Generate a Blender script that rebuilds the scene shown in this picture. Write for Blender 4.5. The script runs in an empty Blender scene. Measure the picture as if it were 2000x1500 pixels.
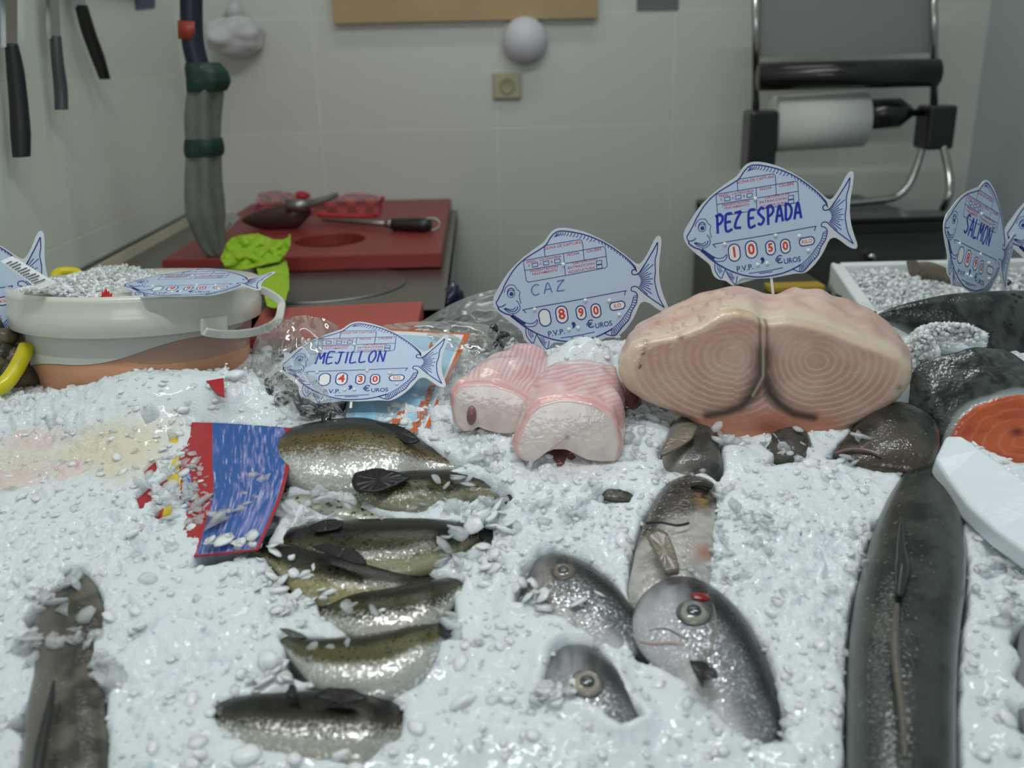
import bpy, bmesh, math, random
import numpy as np
from mathutils import Vector, Matrix, noise as mnoise
random.seed(7); RNG = np.random.RandomState(11)
PI = math.pi
COL = bpy.context.scene.collection
S = bpy.context.scene
# ---------------------------------------------------------------- camera maths
FPX = 1800.0
CAM = Vector((0, 0, 1.30))
RM = (Matrix.Rotation(math.radians(-1.7), 3, 'Z') @ Matrix.Rotation(math.radians(90 - 19.15), 3, 'X')
      @ Matrix.Rotation(math.radians(-1.3), 3, 'Z'))
def ray(px, py): return RM @ Vector(((px - 1000) / FPX, (750 - py) / FPX, -1.0))
def P(px, py, Y):
    d = ray(px, py); return CAM + d * (Y / d.y)
def Zp(px, py, z):
    d = ray(px, py); return CAM + d * ((z - CAM.z) / d.z)
def Xp(px, py, X):
    d = ray(px, py); return CAM + d * (X / d.x)
SL = 0.27; YB = 1.10
def base_z(Y):
    return 0.8992 + SL * (np.minimum(Y, YB) - 1.05)
PN = Vector((0, -SL, 1)).normalized()
def G(px, py, h=0.0):
    """point at height h above the sloping display bed"""
    d = ray(px, py); z0 = 0.8992 - SL * 1.05 + h
    t = (z0 - CAM.z) / (d.z - SL * d.y); p = CAM + d * t
    if p.y > YB: p = Zp(px, py, 0.8992 + SL * (YB - 1.05) + h)
    return p
# ---------------------------------------------------------------- object helpers
def tag(o, label=None, cat=None, group=None, kind=None):
    if label: o['label'] = label
    if cat: o['category'] = cat
    if group: o['group'] = group
    if kind: o['kind'] = kind
    return o
def thing(name, label, cat, loc=(0, 0, 0), group=None):
    o = bpy.data.objects.new(name, None); COL.objects.link(o); o.location = loc
    o.empty_display_size = 0.02
    return tag(o, label, cat, group)
def link(name, me, mat=None, parent=None, smooth=True):
    o = bpy.data.objects.new(name, me); COL.objects.link(o)
    if mat:
        for m in (mat if isinstance(mat, (list, tuple)) else [mat]): me.materials.append(m)
    if smooth is not None and len(me.polygons):
        me.polygons.foreach_set('use_smooth', [bool(smooth)] * len(me.polygons))
    if parent:
        o.parent = parent; o.matrix_parent_inverse = Matrix.Translation(parent.location).inverted() if parent.type == 'EMPTY' else Matrix()
    return o
def mesh(name, verts, faces, mat=None, parent=None, smooth=True, col=None, uv=None, attr=None):
    me = bpy.data.meshes.new(name)
    me.from_pydata([tuple(v) for v in verts], [], [tuple(f) for f in faces]); me.update()
    if col is not None:
        a = me.color_attributes.new('Col', 'FLOAT_COLOR', 'POINT')
        c = np.ones((len(verts), 4), dtype=np.float32); c[:, :3] = np.array(col)
        a.data.foreach_set('color', c.ravel())
    if attr is not None:
        a = me.attributes.new('V', 'FLOAT', 'POINT'); a.data.foreach_set('value', np.array(attr, dtype=np.float32))
    return link(name, me, mat, parent, smooth)
def bm_obj(name, bm, mat=None, parent=None, smooth=False):
    me = bpy.data.meshes.new(name); bm.normal_update(); bm.to_mesh(me); bm.free()
    return link(name, me, mat, parent, smooth)
def fix_normals(o):
    bm = bmesh.new(); bm.from_mesh(o.data); bmesh.ops.recalc_face_normals(bm, faces=bm.faces); bm.to_mesh(o.data); bm.free()
    return o
def bevel(o, w, seg=2):
    m = o.modifiers.new('b', 'BEVEL'); m.width = w; m.segments = seg; m.limit_method = 'ANGLE'; return o
def box_bm(x0, x1, y0, y1, z0, z1, bm=None):
    bm = bm or bmesh.new()
    v = [bm.verts.new((x, y, z)) for x in (x0, x1) for y in (y0, y1) for z in (z0, z1)]
    for f in ((0, 1, 3, 2), (4, 6, 7, 5), (0, 4, 5, 1), (2, 3, 7, 6), (0, 2, 6, 4), (1, 5, 7, 3)):
        bm.faces.new([v[i] for i in f])
    return bm
def frame(t, up=Vector((0, 0, 1))):
    t = t.normalized()
    a = t.cross(up)
    if a.length < 1e-4: a = t.cross(Vector((0, 1, 0)))
    a.normalize(); b = a.cross(t).normalized(); return a, b
def cr(pts, n):
    """Catmull-Rom resample of a list of tuples / vectors"""
    A = np.array([tuple(p) for p in pts], dtype=float); m = len(A)
    out = []
    for i in range(n):
        t = i / (n - 1) * (m - 1); k = min(int(t), m - 2); f = t - k
        p0 = A[max(k - 1, 0)]; p1 = A[k]; p2 = A[k + 1]; p3 = A[min(k + 2, m - 1)]
        out.append(0.5 * ((2 * p1) + (-p0 + p2) * f + (2 * p0 - 5 * p1 + 4 * p2 - p3) * f * f + (-p0 + 3 * p1 - 3 * p2 + p3) * f ** 3))
    return np.array(out)
def closed_resample(poly, n, smooth=1):
    A = np.array(poly, dtype=float)
    d = np.r_[0, np.cumsum(np.linalg.norm(np.diff(np.vstack([A, A[:1]]), axis=0), axis=1))]
    B = np.vstack([A, A[:1]]); s = np.linspace(0, d[-1], n, endpoint=False)
    out = np.stack([np.interp(s, d, B[:, k]) for k in range(B.shape[1])], 1)
    for _ in range(smooth): out = (np.roll(out, 1, 0) + 2 * out + np.roll(out, -1, 0)) / 4
    return out
def tube(name, pts, r, mat, parent=None, n=12, res=None, closed=False, cap=True):
    pts = [Vector(p) for p in pts]
    if res: pts = [Vector(p) for p in cr(pts, res)]
    m = len(pts); V = []; F = []; up = None
    if isinstance(r, (list, tuple, np.ndarray)) and len(r) != m: r = np.interp(np.linspace(0, 1, m), np.linspace(0, 1, len(r)), r)
    for i, p in enumerate(pts):
        t = (pts[(i + 1) % m] - pts[i - 1]) if closed else (pts[min(i + 1, m - 1)] - pts[max(i - 1, 0)])
        t.normalize()
        if up is None: a, b = frame(t)
        else:
            b = (up - t * up.dot(t)).normalized(); a = t.cross(b)
        up = b; rr = r[i] if isinstance(r, (list, tuple, np.ndarray)) else r
        for k in range(n):
            an = 2 * PI * k / n; V.append(p + a * math.cos(an) * rr + b * math.sin(an) * rr)
    for i in range(m if closed else m - 1):
        j = (i + 1) % m
        for k in range(n):
            F.append((i * n + k, i * n + (k + 1) % n, j * n + (k + 1) % n, j * n + k))
    if cap and not closed: F += [tuple(range(n)), tuple(range((m - 1) * n, m * n))[::-1]]
    return fix_normals(mesh(name, V, F, mat, parent))
def lathe(name, prof, center, mat, parent=None, n=48, axis=None, sx=1, sy=1):
    M = Matrix.Identity(3) if axis is None else Vector((0, 0, 1)).rotation_difference(Vector(axis)).to_matrix()
    c = Vector(center); V = []; F = []
    for r, z in prof:
        for k in range(n):
            a = 2 * PI * k / n; V.append(c + M @ Vector((r * sx * math.cos(a), r * sy * math.sin(a), z)))
    m = len(prof)
    for i in range(m - 1):
        for k in range(n): F.append((i * n + k, i * n + (k + 1) % n, (i + 1) * n + (k + 1) % n, (i + 1) * n + k))
    if prof[0][0] > 1e-5: F.append(tuple(range(n))[::-1])
    if prof[-1][0] > 1e-5: F.append(tuple(range((m - 1) * n, m * n)))
    o = mesh(name, V, F, mat, parent)
    bm = bmesh.new(); bm.from_mesh(o.data); bmesh.ops.remove_doubles(bm, verts=bm.verts, dist=1e-6)
    bmesh.ops.recalc_face_normals(bm, faces=bm.faces); bm.to_mesh(o.data); bm.free()
    return o
def prism(name, poly3, nrm, th, mat, parent=None, smooth=False):
    nrm = Vector(nrm).normalized() * th; n = len(poly3)
    V = [Vector(p) for p in poly3] + [Vector(p) - nrm for p in poly3]
    bm = bmesh.new(); vs = [bm.verts.new(v) for v in V]
    bm.faces.new(vs[:n]); bm.faces.new(vs[n:][::-1])
    for i in range(n): bm.faces.new((vs[i], vs[n + i], vs[n + (i + 1) % n], vs[(i + 1) % n]))
    bmesh.ops.triangulate(bm, faces=[f for f in bm.faces if len(f.verts) > 4])
    bmesh.ops.recalc_face_normals(bm, faces=bm.faces)
    return bm_obj(name, bm, mat, parent, smooth)
# ---------------------------------------------------------------- numeric noise
def vnoise(x, y, seed=0):
    xi = np.floor(x).astype(np.int64); yi = np.floor(y).astype(np.int64); xf = x - xi; yf = y - yi
    def h(a, b):
        n = (a * 374761393 + b * 668265263 + seed * 1442695041) & 0xffffffff
        n = ((n ^ (n >> 13)) * 1274126177) & 0xffffffff
        return ((n ^ (n >> 16)) & 0xffff) / 65535.0
    u = xf * xf * (3 - 2 * xf); v = yf * yf * (3 - 2 * yf)
    return (h(xi, yi) * (1 - u) + h(xi + 1, yi) * u) * (1 - v) + (h(xi, yi + 1) * (1 - u) + h(xi + 1, yi + 1) * u) * v
def fbm(x, y, seed=0, oct=4):
    s = 0; a = 0.5
    for i in range(oct): s = s + a * (vnoise(x, y, seed + i * 17) - 0.5); x = x * 2.03 + 5.1; y = y * 2.03 + 3.7; a *= 0.5
    return s
def lin(r, g, b):
    f = lambda c: (c / 255 / 12.92) if c / 255 <= 0.04045 else ((c / 255 + 0.055) / 1.055) ** 2.4
    return (f(r), f(g), f(b))
def sstep(e0, e1, x):
    t = np.clip((x - e0) / (e1 - e0), 0, 1); return t * t * (3 - 2 * t)
def mixc(a, b, t):
    a = np.asarray(a, float); b = np.asarray(b, float); t = np.asarray(t)[..., None]; return a * (1 - t) + b * t
# ---------------------------------------------------------------- materials
def newmat(name):
    m = bpy.data.materials.new(name); m.use_nodes = True
    return m, m.node_tree.nodes, m.node_tree.links, m.node_tree.nodes['Principled BSDF']
def mat(name, c, rough=0.5, metal=0.0, bump=0, bscale=100, var=0, vscale=20, coat=0, trans=0, sss=0, alpha=1, ior=1.45, spec=0.5):
    m, N, L, B = newmat(name)
    B.inputs['Base Color'].default_value = (*c, 1); B.inputs['Roughness'].default_value = rough
    B.inputs['Metallic'].default_value = metal; B.inputs['Coat Weight'].default_value = coat
    B.inputs['Coat Roughness'].default_value = 0.08
    B.inputs['Transmission Weight'].default_value = trans; B.inputs['IOR'].default_value = ior
    B.inputs['Alpha'].default_value = alpha; B.inputs['Specular IOR Level'].default_value = spec
    if sss:
        B.inputs['Subsurface Weight'].default_value = sss; B.inputs['Subsurface Radius'].default_value = (1, .8, .7)
        B.inputs['Subsurface Scale'].default_value = 0.006
    if bump or var:
        tc = N.new('ShaderNodeTexCoord')
        if var:
            n = N.new('ShaderNodeTexNoise'); n.inputs['Scale'].default_value = vscale; n.inputs['Detail'].default_value = 5
            L.new(tc.outputs['Object'], n.inputs['Vector'])
            mx = N.new('ShaderNodeMix'); mx.data_type = 'RGBA'
            mx.inputs['A'].default_value = (*[x * (1 - var) for x in c], 1); mx.inputs['B'].default_value = (*[min(1, x * (1 + var)) for x in c], 1)
            L.new(n.outputs['Fac'], mx.inputs['Factor']); L.new(mx.outputs['Result'], B.inputs['Base Color'])
        if bump:
            n = N.new('ShaderNodeTexNoise'); n.inputs['Scale'].default_value = bscale; n.inputs['Detail'].default_value = 4
            L.new(tc.outputs['Object'], n.inputs['Vector'])
            b = N.new('ShaderNodeBump'); b.inputs['Strength'].default_value = bump; b.inputs['Distance'].default_value = 0.002
            L.new(n.outputs['Fac'], b.inputs['Height']); L.new(b.outputs['Normal'], B.inputs['Normal'])
    return m
def vcmat(name, rough=0.3, coat=0.5, bump=0.2, bscale=300, sss=0, spots=None, flecks=None, metal=0, scales=0, rvar=0):
    """material reading the painted skin colour, with procedural spots and silver flecks"""
    m, N, L, B = newmat(name)
    at = N.new('ShaderNodeAttribute'); at.attribute_name = 'Col'; tc = N.new('ShaderNodeTexCoord')
    col = at.outputs['Color']
    B.inputs['Roughness'].default_value = rough; B.inputs['Coat Weight'].default_value = coat; B.inputs['Coat Roughness'].default_value = 0.06
    B.inputs['Metallic'].default_value = metal
    va = N.new('ShaderNodeAttribute'); va.attribute_name = 'V'
    def mathn(op, a, b, clamp=False):
        n = N.new('ShaderNodeMath'); n.operation = op; n.use_clamp = clamp
        for i, s in enumerate((a, b)):
            if s is None: continue
            if isinstance(s, (int, float)): n.inputs[i].default_value = s
            else: L.new(s, n.inputs[i])
        return n.outputs[0]
    if spots:
        sc, th, v0, v1, colr = spots
        vo = N.new('ShaderNodeTexVoronoi'); vo.inputs['Scale'].default_value = sc; vo.inputs['Randomness'].default_value = 1
        nz = N.new('ShaderNodeTexNoise'); nz.inputs['Scale'].default_value = sc * 0.5; nz.inputs['Detail'].default_value = 2
        L.new(tc.outputs['Object'], vo.inputs['Vector']); L.new(tc.outputs['Object'], nz.inputs['Vector'])
        a = mathn('ADD', vo.outputs['Distance'], mathn('MULTIPLY', nz.outputs['Fac'], 0.5))
        f = mathn('MULTIPLY', mathn('SUBTRACT', th + 0.25, a), 9, True)
        g = mathn('MULTIPLY', mathn('SUBTRACT', v1, va.outputs['Fac']), 1 / max(v1 - v0, .01), True)
        f = mathn('MULTIPLY', f, g)
        mx = N.new('ShaderNodeMix'); mx.data_type = 'RGBA'; L.new(f, mx.inputs['Factor']); L.new(col, mx.inputs['A'])
        mx.inputs['B'].default_value = (*colr, 1); col = mx.outputs['Result']
    if flecks:
        sc, th, v0, v1, colr = flecks
        mp = N.new('ShaderNodeMapping'); mp.inputs['Scale'].default_value = (1, 1, 1); L.new(tc.outputs['Object'], mp.inputs['Vector'])
        nz = N.new('ShaderNodeTexNoise'); nz.inputs['Scale'].default_value = sc; nz.inputs['Detail'].default_value = 3; nz.inputs['Roughness'].default_value = .7
        L.new(mp.outputs['Vector'], nz.inputs['Vector'])
        f = mathn('MULTIPLY', mathn('SUBTRACT', nz.outputs['Fac'], th), 9, True)
        g = mathn('MULTIPLY', mathn('SUBTRACT', va.outputs['Fac'], v0), 1 / max(v1 - v0, .01), True)
        f = mathn('MULTIPLY', f, g)
        mx = N.new('ShaderNodeMix'); mx.data_type = 'RGBA'; L.new(f, mx.inputs['Factor']); L.new(col, mx.inputs['A'])
        mx.inputs['B'].default_value = (*colr, 1); col = mx.outputs['Result']
        L.new(mathn('MULTIPLY', f, 0.85), B.inputs['Metallic'])
    L.new(col, B.inputs['Base Color'])
    if sss:
        B.inputs['Subsurface Weight'].default_value = sss; B.inputs['Subsurface Radius'].default_value = (1, .5, .4); B.inputs['Subsurface Scale'].default_value = 0.006
    n = N.new('ShaderNodeTexNoise'); n.inputs['Scale'].default_value = bscale; n.inputs['Detail'].default_value = 3
    L.new(tc.outputs['Object'], n.inputs['Vector']); h = n.outputs['Fac']
    if scales:
        vo = N.new('ShaderNodeTexVoronoi'); vo.inputs['Scale'].default_value = scales; L.new(tc.outputs['Object'], vo.inputs['Vector'])
        h = mathn('ADD', h, mathn('MULTIPLY', vo.outputs['Distance'], 0.8))
    b = N.new('ShaderNodeBump'); b.inputs['Strength'].default_value = bump; b.inputs['Distance'].default_value = 0.0015
    L.new(h, b.inputs['Height']); L.new(b.outputs['Normal'], B.inputs['Normal'])
    try: L.new(b.outputs['Normal'], B.inputs['Coat Normal'])
    except Exception: pass
    return m
def clearmat(name, c=(0.9, 0.93, 0.95), opac=0.25, rough=0.12, bump=0.3, bscale=40, gl=1.0):
    """thin clear or milky plastic: see-through, diffuse haze and gloss"""
    m, N, L, B = newmat(name); out = N['Material Output']; N.remove(B)
    tr = N.new('ShaderNodeBsdfTransparent'); df = N.new('ShaderNodeBsdfDiffuse'); tl = N.new('ShaderNodeBsdfTranslucent'); gy_ = N.new('ShaderNodeBsdfGlossy')
    tr.inputs[0].default_value = (.97, .98, .98, 1); df.inputs[0].default_value = (*c, 1); tl.inputs[0].default_value = (*c, 1); gy_.inputs[0].default_value = (1, 1, 1, 1); gy_.inputs['Roughness'].default_value = rough
    m0 = N.new('ShaderNodeMixShader'); m0.inputs[0].default_value = 0.35; L.new(df.outputs[0], m0.inputs[1]); L.new(tl.outputs[0], m0.inputs[2])
    m1 = N.new('ShaderNodeMixShader'); m1.inputs[0].default_value = opac; L.new(tr.outputs[0], m1.inputs[1]); L.new(m0.outputs[0], m1.inputs[2])
    fr = N.new('ShaderNodeFresnel'); fr.inputs[0].default_value = 1.5
    m2 = N.new('ShaderNodeMixShader'); gm = N.new('ShaderNodeMath'); gm.operation = 'MULTIPLY'; gm.inputs[1].default_value = gl; L.new(fr.outputs[0], gm.inputs[0]); L.new(gm.outputs[0], m2.inputs[0]); L.new(m1.outputs[0], m2.inputs[1]); L.new(gy_.outputs[0], m2.inputs[2])
    L.new(m2.outputs[0], out.inputs[0])
    tc = N.new('ShaderNodeTexCoord'); n = N.new('ShaderNodeTexNoise'); n.inputs['Scale'].default_value = bscale; n.inputs['Detail'].default_value = 3
    L.new(tc.outputs['Object'], n.inputs['Vector']); b = N.new('ShaderNodeBump'); b.inputs['Strength'].default_value = bump; b.inputs['Distance'].default_value = .004
    L.new(n.outputs['Fac'], b.inputs['Height'])
    for q in (gy_, fr): L.new(b.outputs['Normal'], q.inputs['Normal'])
    return m
# ================================================================ ROOM
ZW = 0.90      # top of the steel worktop
M_wall = None
def tile_mat(name, c1, w, h, off, c_m, mortar=0.004, axis='X'):
    m, N, L, B = newmat(name)
    tc = N.new('ShaderNodeTexCoord'); sp = N.new('ShaderNodeSeparateXYZ'); cb = N.new('ShaderNodeCombineXYZ')
    L.new(tc.outputs['Object'], sp.inputs[0]); L.new(sp.outputs[axis], cb.inputs['X']); L.new(sp.outputs['Z'], cb.inputs['Y'])
    mp = N.new('ShaderNodeMapping'); mp.inputs['Location'].default_value = (off[0], off[1], 0); L.new(cb.outputs[0], mp.inputs['Vector'])
    br = N.new('ShaderNodeTexBrick'); br.offset = 0; br.inputs['Scale'].default_value = 1; br.inputs['Mortar Size'].default_value = mortar
    br.inputs['Mortar Smooth'].default_value = 0.3; br.inputs['Brick Width'].default_value = w; br.inputs['Row Height'].default_value = h
    br.inputs['Color1'].default_value = (*c1, 1); br.inputs['Color2'].default_value = (*[x * .97 for x in c1], 1); br.inputs['Mortar'].default_value = (*c_m, 1)
    L.new(mp.outputs[0], br.inputs['Vector']); L.new(br.outputs['Color'], B.inputs['Base Color'])
    B.inputs['Roughness'].default_value = 0.32
    b = N.new('ShaderNodeBump'); b.inputs['Strength'].default_value = .3; b.inputs['Distance'].default_value = .002; b.invert = True
    L.new(br.outputs['Fac'], b.inputs['Height']); L.new(b.outputs['Normal'], B.inputs['Normal'])
    return m
corner = Zp(494, 371, ZW); YW = Zp(893, 400, ZW).y; XL = corner.x
pw = Zp(364, 439, ZW); XL = pw.x
YW = 2.72
seamB = P(977, 454, YW); seamL = Xp(360, 373, XL)
hrow = 0.30
M_wb = tile_mat('wall_tile_grey', lin(204, 206, 197), 0.5, hrow, (-seamB.x, -seamB.z, 0), lin(212, 213, 204), .003)
M_wl = tile_mat('wall_tile_side', lin(216, 224, 212), 0.5, hrow, (0.2, -seamL.z, 0), lin(226, 224, 210), .003, 'Y')
M_wr = mat('wall_panel_blue_grey', lin(176, 190, 192), .45, var=.03, vscale=2)
def slab(name, x0, x1, y0, y1, z0, z1, m):
    o = bm_obj(name, box_bm(x0, x1, y0, y1, z0, z1), m); tag(o, kind='structure'); return o
XR = P(1895, 300, YW).x
slab('wall_back', XL - .1, XR + .1, YW, YW + .1, 0, 2.9, M_wb)
slab('wall_left', XL - .1, XL, -1.6, YW, 0, 2.9, M_wl)
slab('wall_right', XR, XR + .1, -1.6, YW, 0, 2.9, M_wr)
M_floor = mat('floor_tile', lin(70, 66, 60), .4, var=.15, vscale=4, bump=.2, bscale=30)
slab('floor', XL - .1, XR + .1, -1.6, YW + .1, -.1, 0, M_floor)
M_ceil = mat('ceiling_paint', lin(190, 190, 184), .8)
slab('ceiling', XL - .1, XR + .1, -.3, YW + .1, 2.9, 3.0, M_ceil)
# pale sealing strip where the worktop meets the left wall
o = bm_obj('trim_1', box_bm(XL, XL + .012, 1.45, YW, ZW + .0, ZW + .022), mat('sealant', lin(206, 200, 176), .6)); tag(o, kind='structure')
print('XL', XL, 'XR', XR)
# ================================================================ ICE BED
gx0, gx1, gy0, gy1, st = XL + .004, 0.92, 0.36, 1.29, 0.0019
nx = int((gx1 - gx0) / st); ny = int((gy1 - gy0) / st)
gx = np.linspace(gx0, gx1, nx); gy = np.linspace(gy0, gy1, ny); XX, YY = np.meshgrid(gx, gy)
H = 0.020 * fbm(XX * 8, YY * 8, 1, 3) + 0.008 * fbm(XX * 30, YY * 30, 5, 3)
rid = np.abs(fbm(XX * 70, YY * 70, 9, 3)); H = H + 0.003 * (0.25 - rid) + .0010 * fbm(XX * 260, YY * 260, 3, 2)
def shards(X, Y, cell, seed, slope, step):
    """broken ice facets: every Voronoi cell is a small tilted plane"""
    x = X / cell; y = Y / cell; xi = np.floor(x).astype(np.int64); yi = np.floor(y).astype(np.int64); best = np.full(X.shape, 9e9); out = np.zeros(X.shape)
    def h(a, b, s):
        n = (a * 374761393 + b * 668265263 + (seed * 7 + s) * 1442695041) & 0xffffffff
        n = ((n ^ (n >> 13)) * 1274126177) & 0xffffffff; return ((n ^ (n >> 16)) & 0xffff) / 65535.0
    for di in (-1, 0, 1):
        for dj in (-1, 0, 1):
            a = xi + di; b = yi + dj; cx = a + h(a, b, 1); cy = b + h(a, b, 2); d = (x - cx) ** 2 * (.6 + .9 * h(a, b, 3)) + (y - cy) ** 2
            v = ((x - cx) * (h(a, b, 4) - .5) + (y - cy) * (h(a, b, 5) - .5)) * slope * cell + h(a, b, 6) * step
            m = d < best; best = np.where(m, d, best); out = np.where(m, v, out)
    return out
SHX = XX + .002 * fbm(XX * 120, YY * 120, 41, 2); SHY = YY + .002 * fbm(XX * 120, YY * 120, 43, 2)
SMO = (.18 + .82 * sstep(-.08, .14, fbm(XX * 10, YY * 10, 61, 3))) * (.45 + .55 * sstep(.60, .80, YY))
H = H + SMO * (shards(SHX, SHY, .013, 3, 1.1, .0055) + shards(SHX, SHY, .007, 8, 1.0, .0028) - .004)
def bump_at(px, py, rx, ry, h):
    global H
    c = G(px, py, 0); sx = rx; sy = ry
    H = H + h * np.exp(-(((XX - c.x) / sx) ** 2 + ((YY - c.y) / sy) ** 2))
# mounds seen in the photograph (pixel of their foot, metre radii, height)
for b in [(330, 800, .11, .06, .040), (150, 800, .12, .05, .012), (480, 790, .05, .05, .012), (1140, 745, .06, .035, .060),
          (1560, 1010, .13, .08, .012), (1270, 870, .04, .04, .010), (960, 880, .05, .04, .008),
          (1860, 670, .05, .02, .02), (350, 1250, .12, .10, .010), (980, 1250, .05, .08, .010), (1120, 1230, .05, .025, .012),
          (1150, 1450, .12, .05, .008), (600, 1490, .25, .04, .012), (1425, 890, .025, .02, .012), (1370, 1010, .02, .02, .0), (1580, 1250, .04, .1, .010),
          (950, 960, .06, .03, .006), (1950, 1250, .05, .15, .01), (1560, 925, .05, .02, .008), (740, 1210, .0001, .0001, 0), (1350, 1380, .04, .03, .012)]:
    if b[2] > .001: bump_at(*b)
MASK = np.zeros_like(H); NOFL = np.zeros_like(H)
def sdist(poly):
    px_ = [p[0] for p in poly]; py_ = [p[1] for p in poly]; M = .07
    i0 = max(0, int((min(px_) - M - gx0) / (gx1 - gx0) * nx)); i1 = min(nx, int((max(px_) + M - gx0) / (gx1 - gx0) * nx) + 1)
    j0 = max(0, int((min(py_) - M - gy0) / (gy1 - gy0) * ny)); j1 = min(ny, int((max(py_) + M - gy0) / (gy1 - gy0) * ny) + 1)
    FULL = np.full(XX.shape, 9.0)
    if i1 <= i0 or j1 <= j0: return FULL
    x = XX[j0:j1, i0:i1]; y = YY[j0:j1, i0:i1]; inside = np.zeros(x.shape, bool); d = np.full(x.shape, 9.0)
    n = len(poly)
    for i in range(n):
        x0, y0 = poly[i]; x1, y1 = poly[(i + 1) % n]
        ex, ey = x1 - x0, y1 - y0; t = np.clip(((x - x0) * ex + (y - y0) * ey) / (ex * ex + ey * ey + 1e-12), 0, 1)
        d = np.minimum(d, np.hypot(x - x0 - t * ex, y - y0 - t * ey))
        c = ((y0 > y) != (y1 > y)) & (x < (x1 - x0) * (y - y0) / (y1 - y0 + 1e-12) + x0); inside ^= c
    FULL[j0:j1, i0:i1] = np.where(inside, -d, d); return FULL
JIT = 0.006 * fbm(XX * 45, YY * 45, 31, 3) + .003 * fbm(XX * 150, YY * 150, 77, 2)
def hole(poly, depth=0.04, soft=0.006, h=0.006, rim=0.003, jit=1.0, near=.6):
    """a pocket in the ice through which a fish shows; poly in photo pixels"""
    global H, MASK
    pts = [G(px, py, h) for px, py in poly]; pts = [(p.x, p.y) for p in pts]
    d = sdist(pts) + JIT * jit
    f = 1 - sstep(-soft, soft * .5, d)
    nr = near * np.exp(-(np.maximum(d, 0) / .016) ** 2); H = H * (1 - nr)
    H = H * (1 - f) - depth * f + rim * np.exp(-((d - .008) / .009) ** 2) * (1 - f)
    MASK = np.maximum(MASK, f)
# ================================================================ FISH
def fish_body(name, stations, mat_, colf, parent, n=130, m=44, thick=.55, fn=None, nrm=PN, cut=None, sq=1.0, er=.03):
    """stations: (dorsal px,py, ventral px,py, height, thickness factor). Lofted body with closed rounded ends"""
    fn = fn or (lambda px, py, h: G(px, py, h))
    A = cr([s if len(s) == 6 else (*s, 1.0) for s in stations], n)
    C = []; W = []; T = []
    for a in A:
        d = fn(a[0], a[1], a[4]); v = fn(a[2], a[3], a[4]); C.append((d + v) / 2); W.append((d - v) / 2); T.append(a[5])
    V = []; U = []; VV = []
    L = np.r_[0, np.cumsum([(C[i + 1] - C[i]).length for i in range(n - 1)])]; L /= L[-1]
    for i in range(n):
        t = (C[min(i + 1, n - 1)] - C[max(i - 1, 0)]).normalized()
        w = W[i]; N_ = w.cross(t).normalized()
        if N_.dot(nrm) < 0: N_ = -N_
        a = w.length; e = 1.0
        if L[i] < er: e = math.sqrt(max(0, 1 - (1 - L[i] / er) ** 2)) * .85 + .15
        if L[i] > 1 - er and not cut: e = math.sqrt(max(0, 1 - ((L[i] - 1 + er) / er) ** 2)) * .85 + .15
        b = a * thick * T[i]
        for k in range(m):
            ph = 2 * PI * k / m; cs, sn = math.cos(ph), math.sin(ph)
            s2 = math.copysign(abs(sn) ** sq, sn)
            V.append(C[i] + w * cs * e + N_ * s2 * b * e); U.append(L[i]); VV.append((1 - cs) / 2)
    F = []
    for i in range(n - 1):
        for k in range(m): F.append((i * m + k, i * m + (k + 1) % m, (i + 1) * m + (k + 1) % m, (i + 1) * m + k))
    F += [tuple(range(m)), tuple(range((n - 1) * m, n * m))]
    U = np.array(U); VV = np.array(VV); P3 = np.array([tuple(v) for v in V])
    col = colf(U, VV, P3)
    o = mesh(name, V, F, mat_, parent, True, col=col, attr=VV)
    fix_normals(o)
    o['_c'] = 0; del o['_c']
    return o
def fin(name, poly, h, mat_, parent, rays=True, th=.0012, lift=0.0, fn=None):
    """thin rayed fin from an outline in photo pixels; h per point or scalar"""
    fn = fn or (lambda px, py, hh: G(px, py, hh))
    hs = h if isinstance(h, (list, tuple)) else [h] * len(poly)
    pts = [(*fn(p[0], p[1], hh),) for p, hh in zip(poly, hs)]
    pts = closed_resample(pts, 48, 1); c = Vector(pts.mean(0)); V = [c]; F = []
    K = 6
    for r in range(1, K + 1):
        for i, p in enumerate(pts):
            q = c.lerp(Vector(p), r / K); q = q + PN * (0.00025 * math.sin(i * 1.9)) * (r / K)
            V.append(q)
    n = len(pts)
    for i in range(n): F.append((0, 1 + i, 1 + (i + 1) % n))
    for r in range(K - 1):
        for i in range(n): F.append((1 + r * n + i, 1 + (r + 1) * n + i, 1 + (r + 1) * n + (i + 1) % n, 1 + r * n + (i + 1) % n))
    o = mesh(name, V, F, mat_, parent, True)
    s = o.modifiers.new('s', 'SOLIDIFY'); s.thickness = th; s.offset = 0
    return o
def eye(px, py, h, r, parent, fn=None, iris=(150, 150, 140), nrm=None, tilt=PN):
    c = (fn or G)(px, py, h); ax = Vector(tilt)
    prof = [(r * math.cos(a), r * .45 * math.sin(a)) for a in np.linspace(0, PI / 2, 10)]
    e = lathe('eye', prof, c, mat('eye_ring', lin(*iris), .15, coat=1), parent, 28, ax)
    prof = [(r * .56 * math.cos(a), r * .22 * math.sin(a) + r * .38) for a in np.linspace(0, PI / 2, 7)]
    lathe('pupil', prof, c, mat('eye_pupil', lin(52, 62, 66), .08, coat=1), e, 22, ax)
    prof = [(r * 1.22, -.001), (r * 1.25, r * .1), (r * 1.1, r * .22), (r * .98, r * .14)]
    lathe('eye_rim', prof, c, mat('eye_rim_dark', lin(70, 66, 62), .3, coat=.6), e, 28, ax)
    return e
def groove(name, pts, h, r, m_, parent, fn=None):
    return tube(name, [(fn or G)(p[0], p[1], hh) for p, hh in zip(pts, h if isinstance(h, (list, tuple)) else [h] * len(pts))], r, m_, parent, 8, 16)
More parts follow.
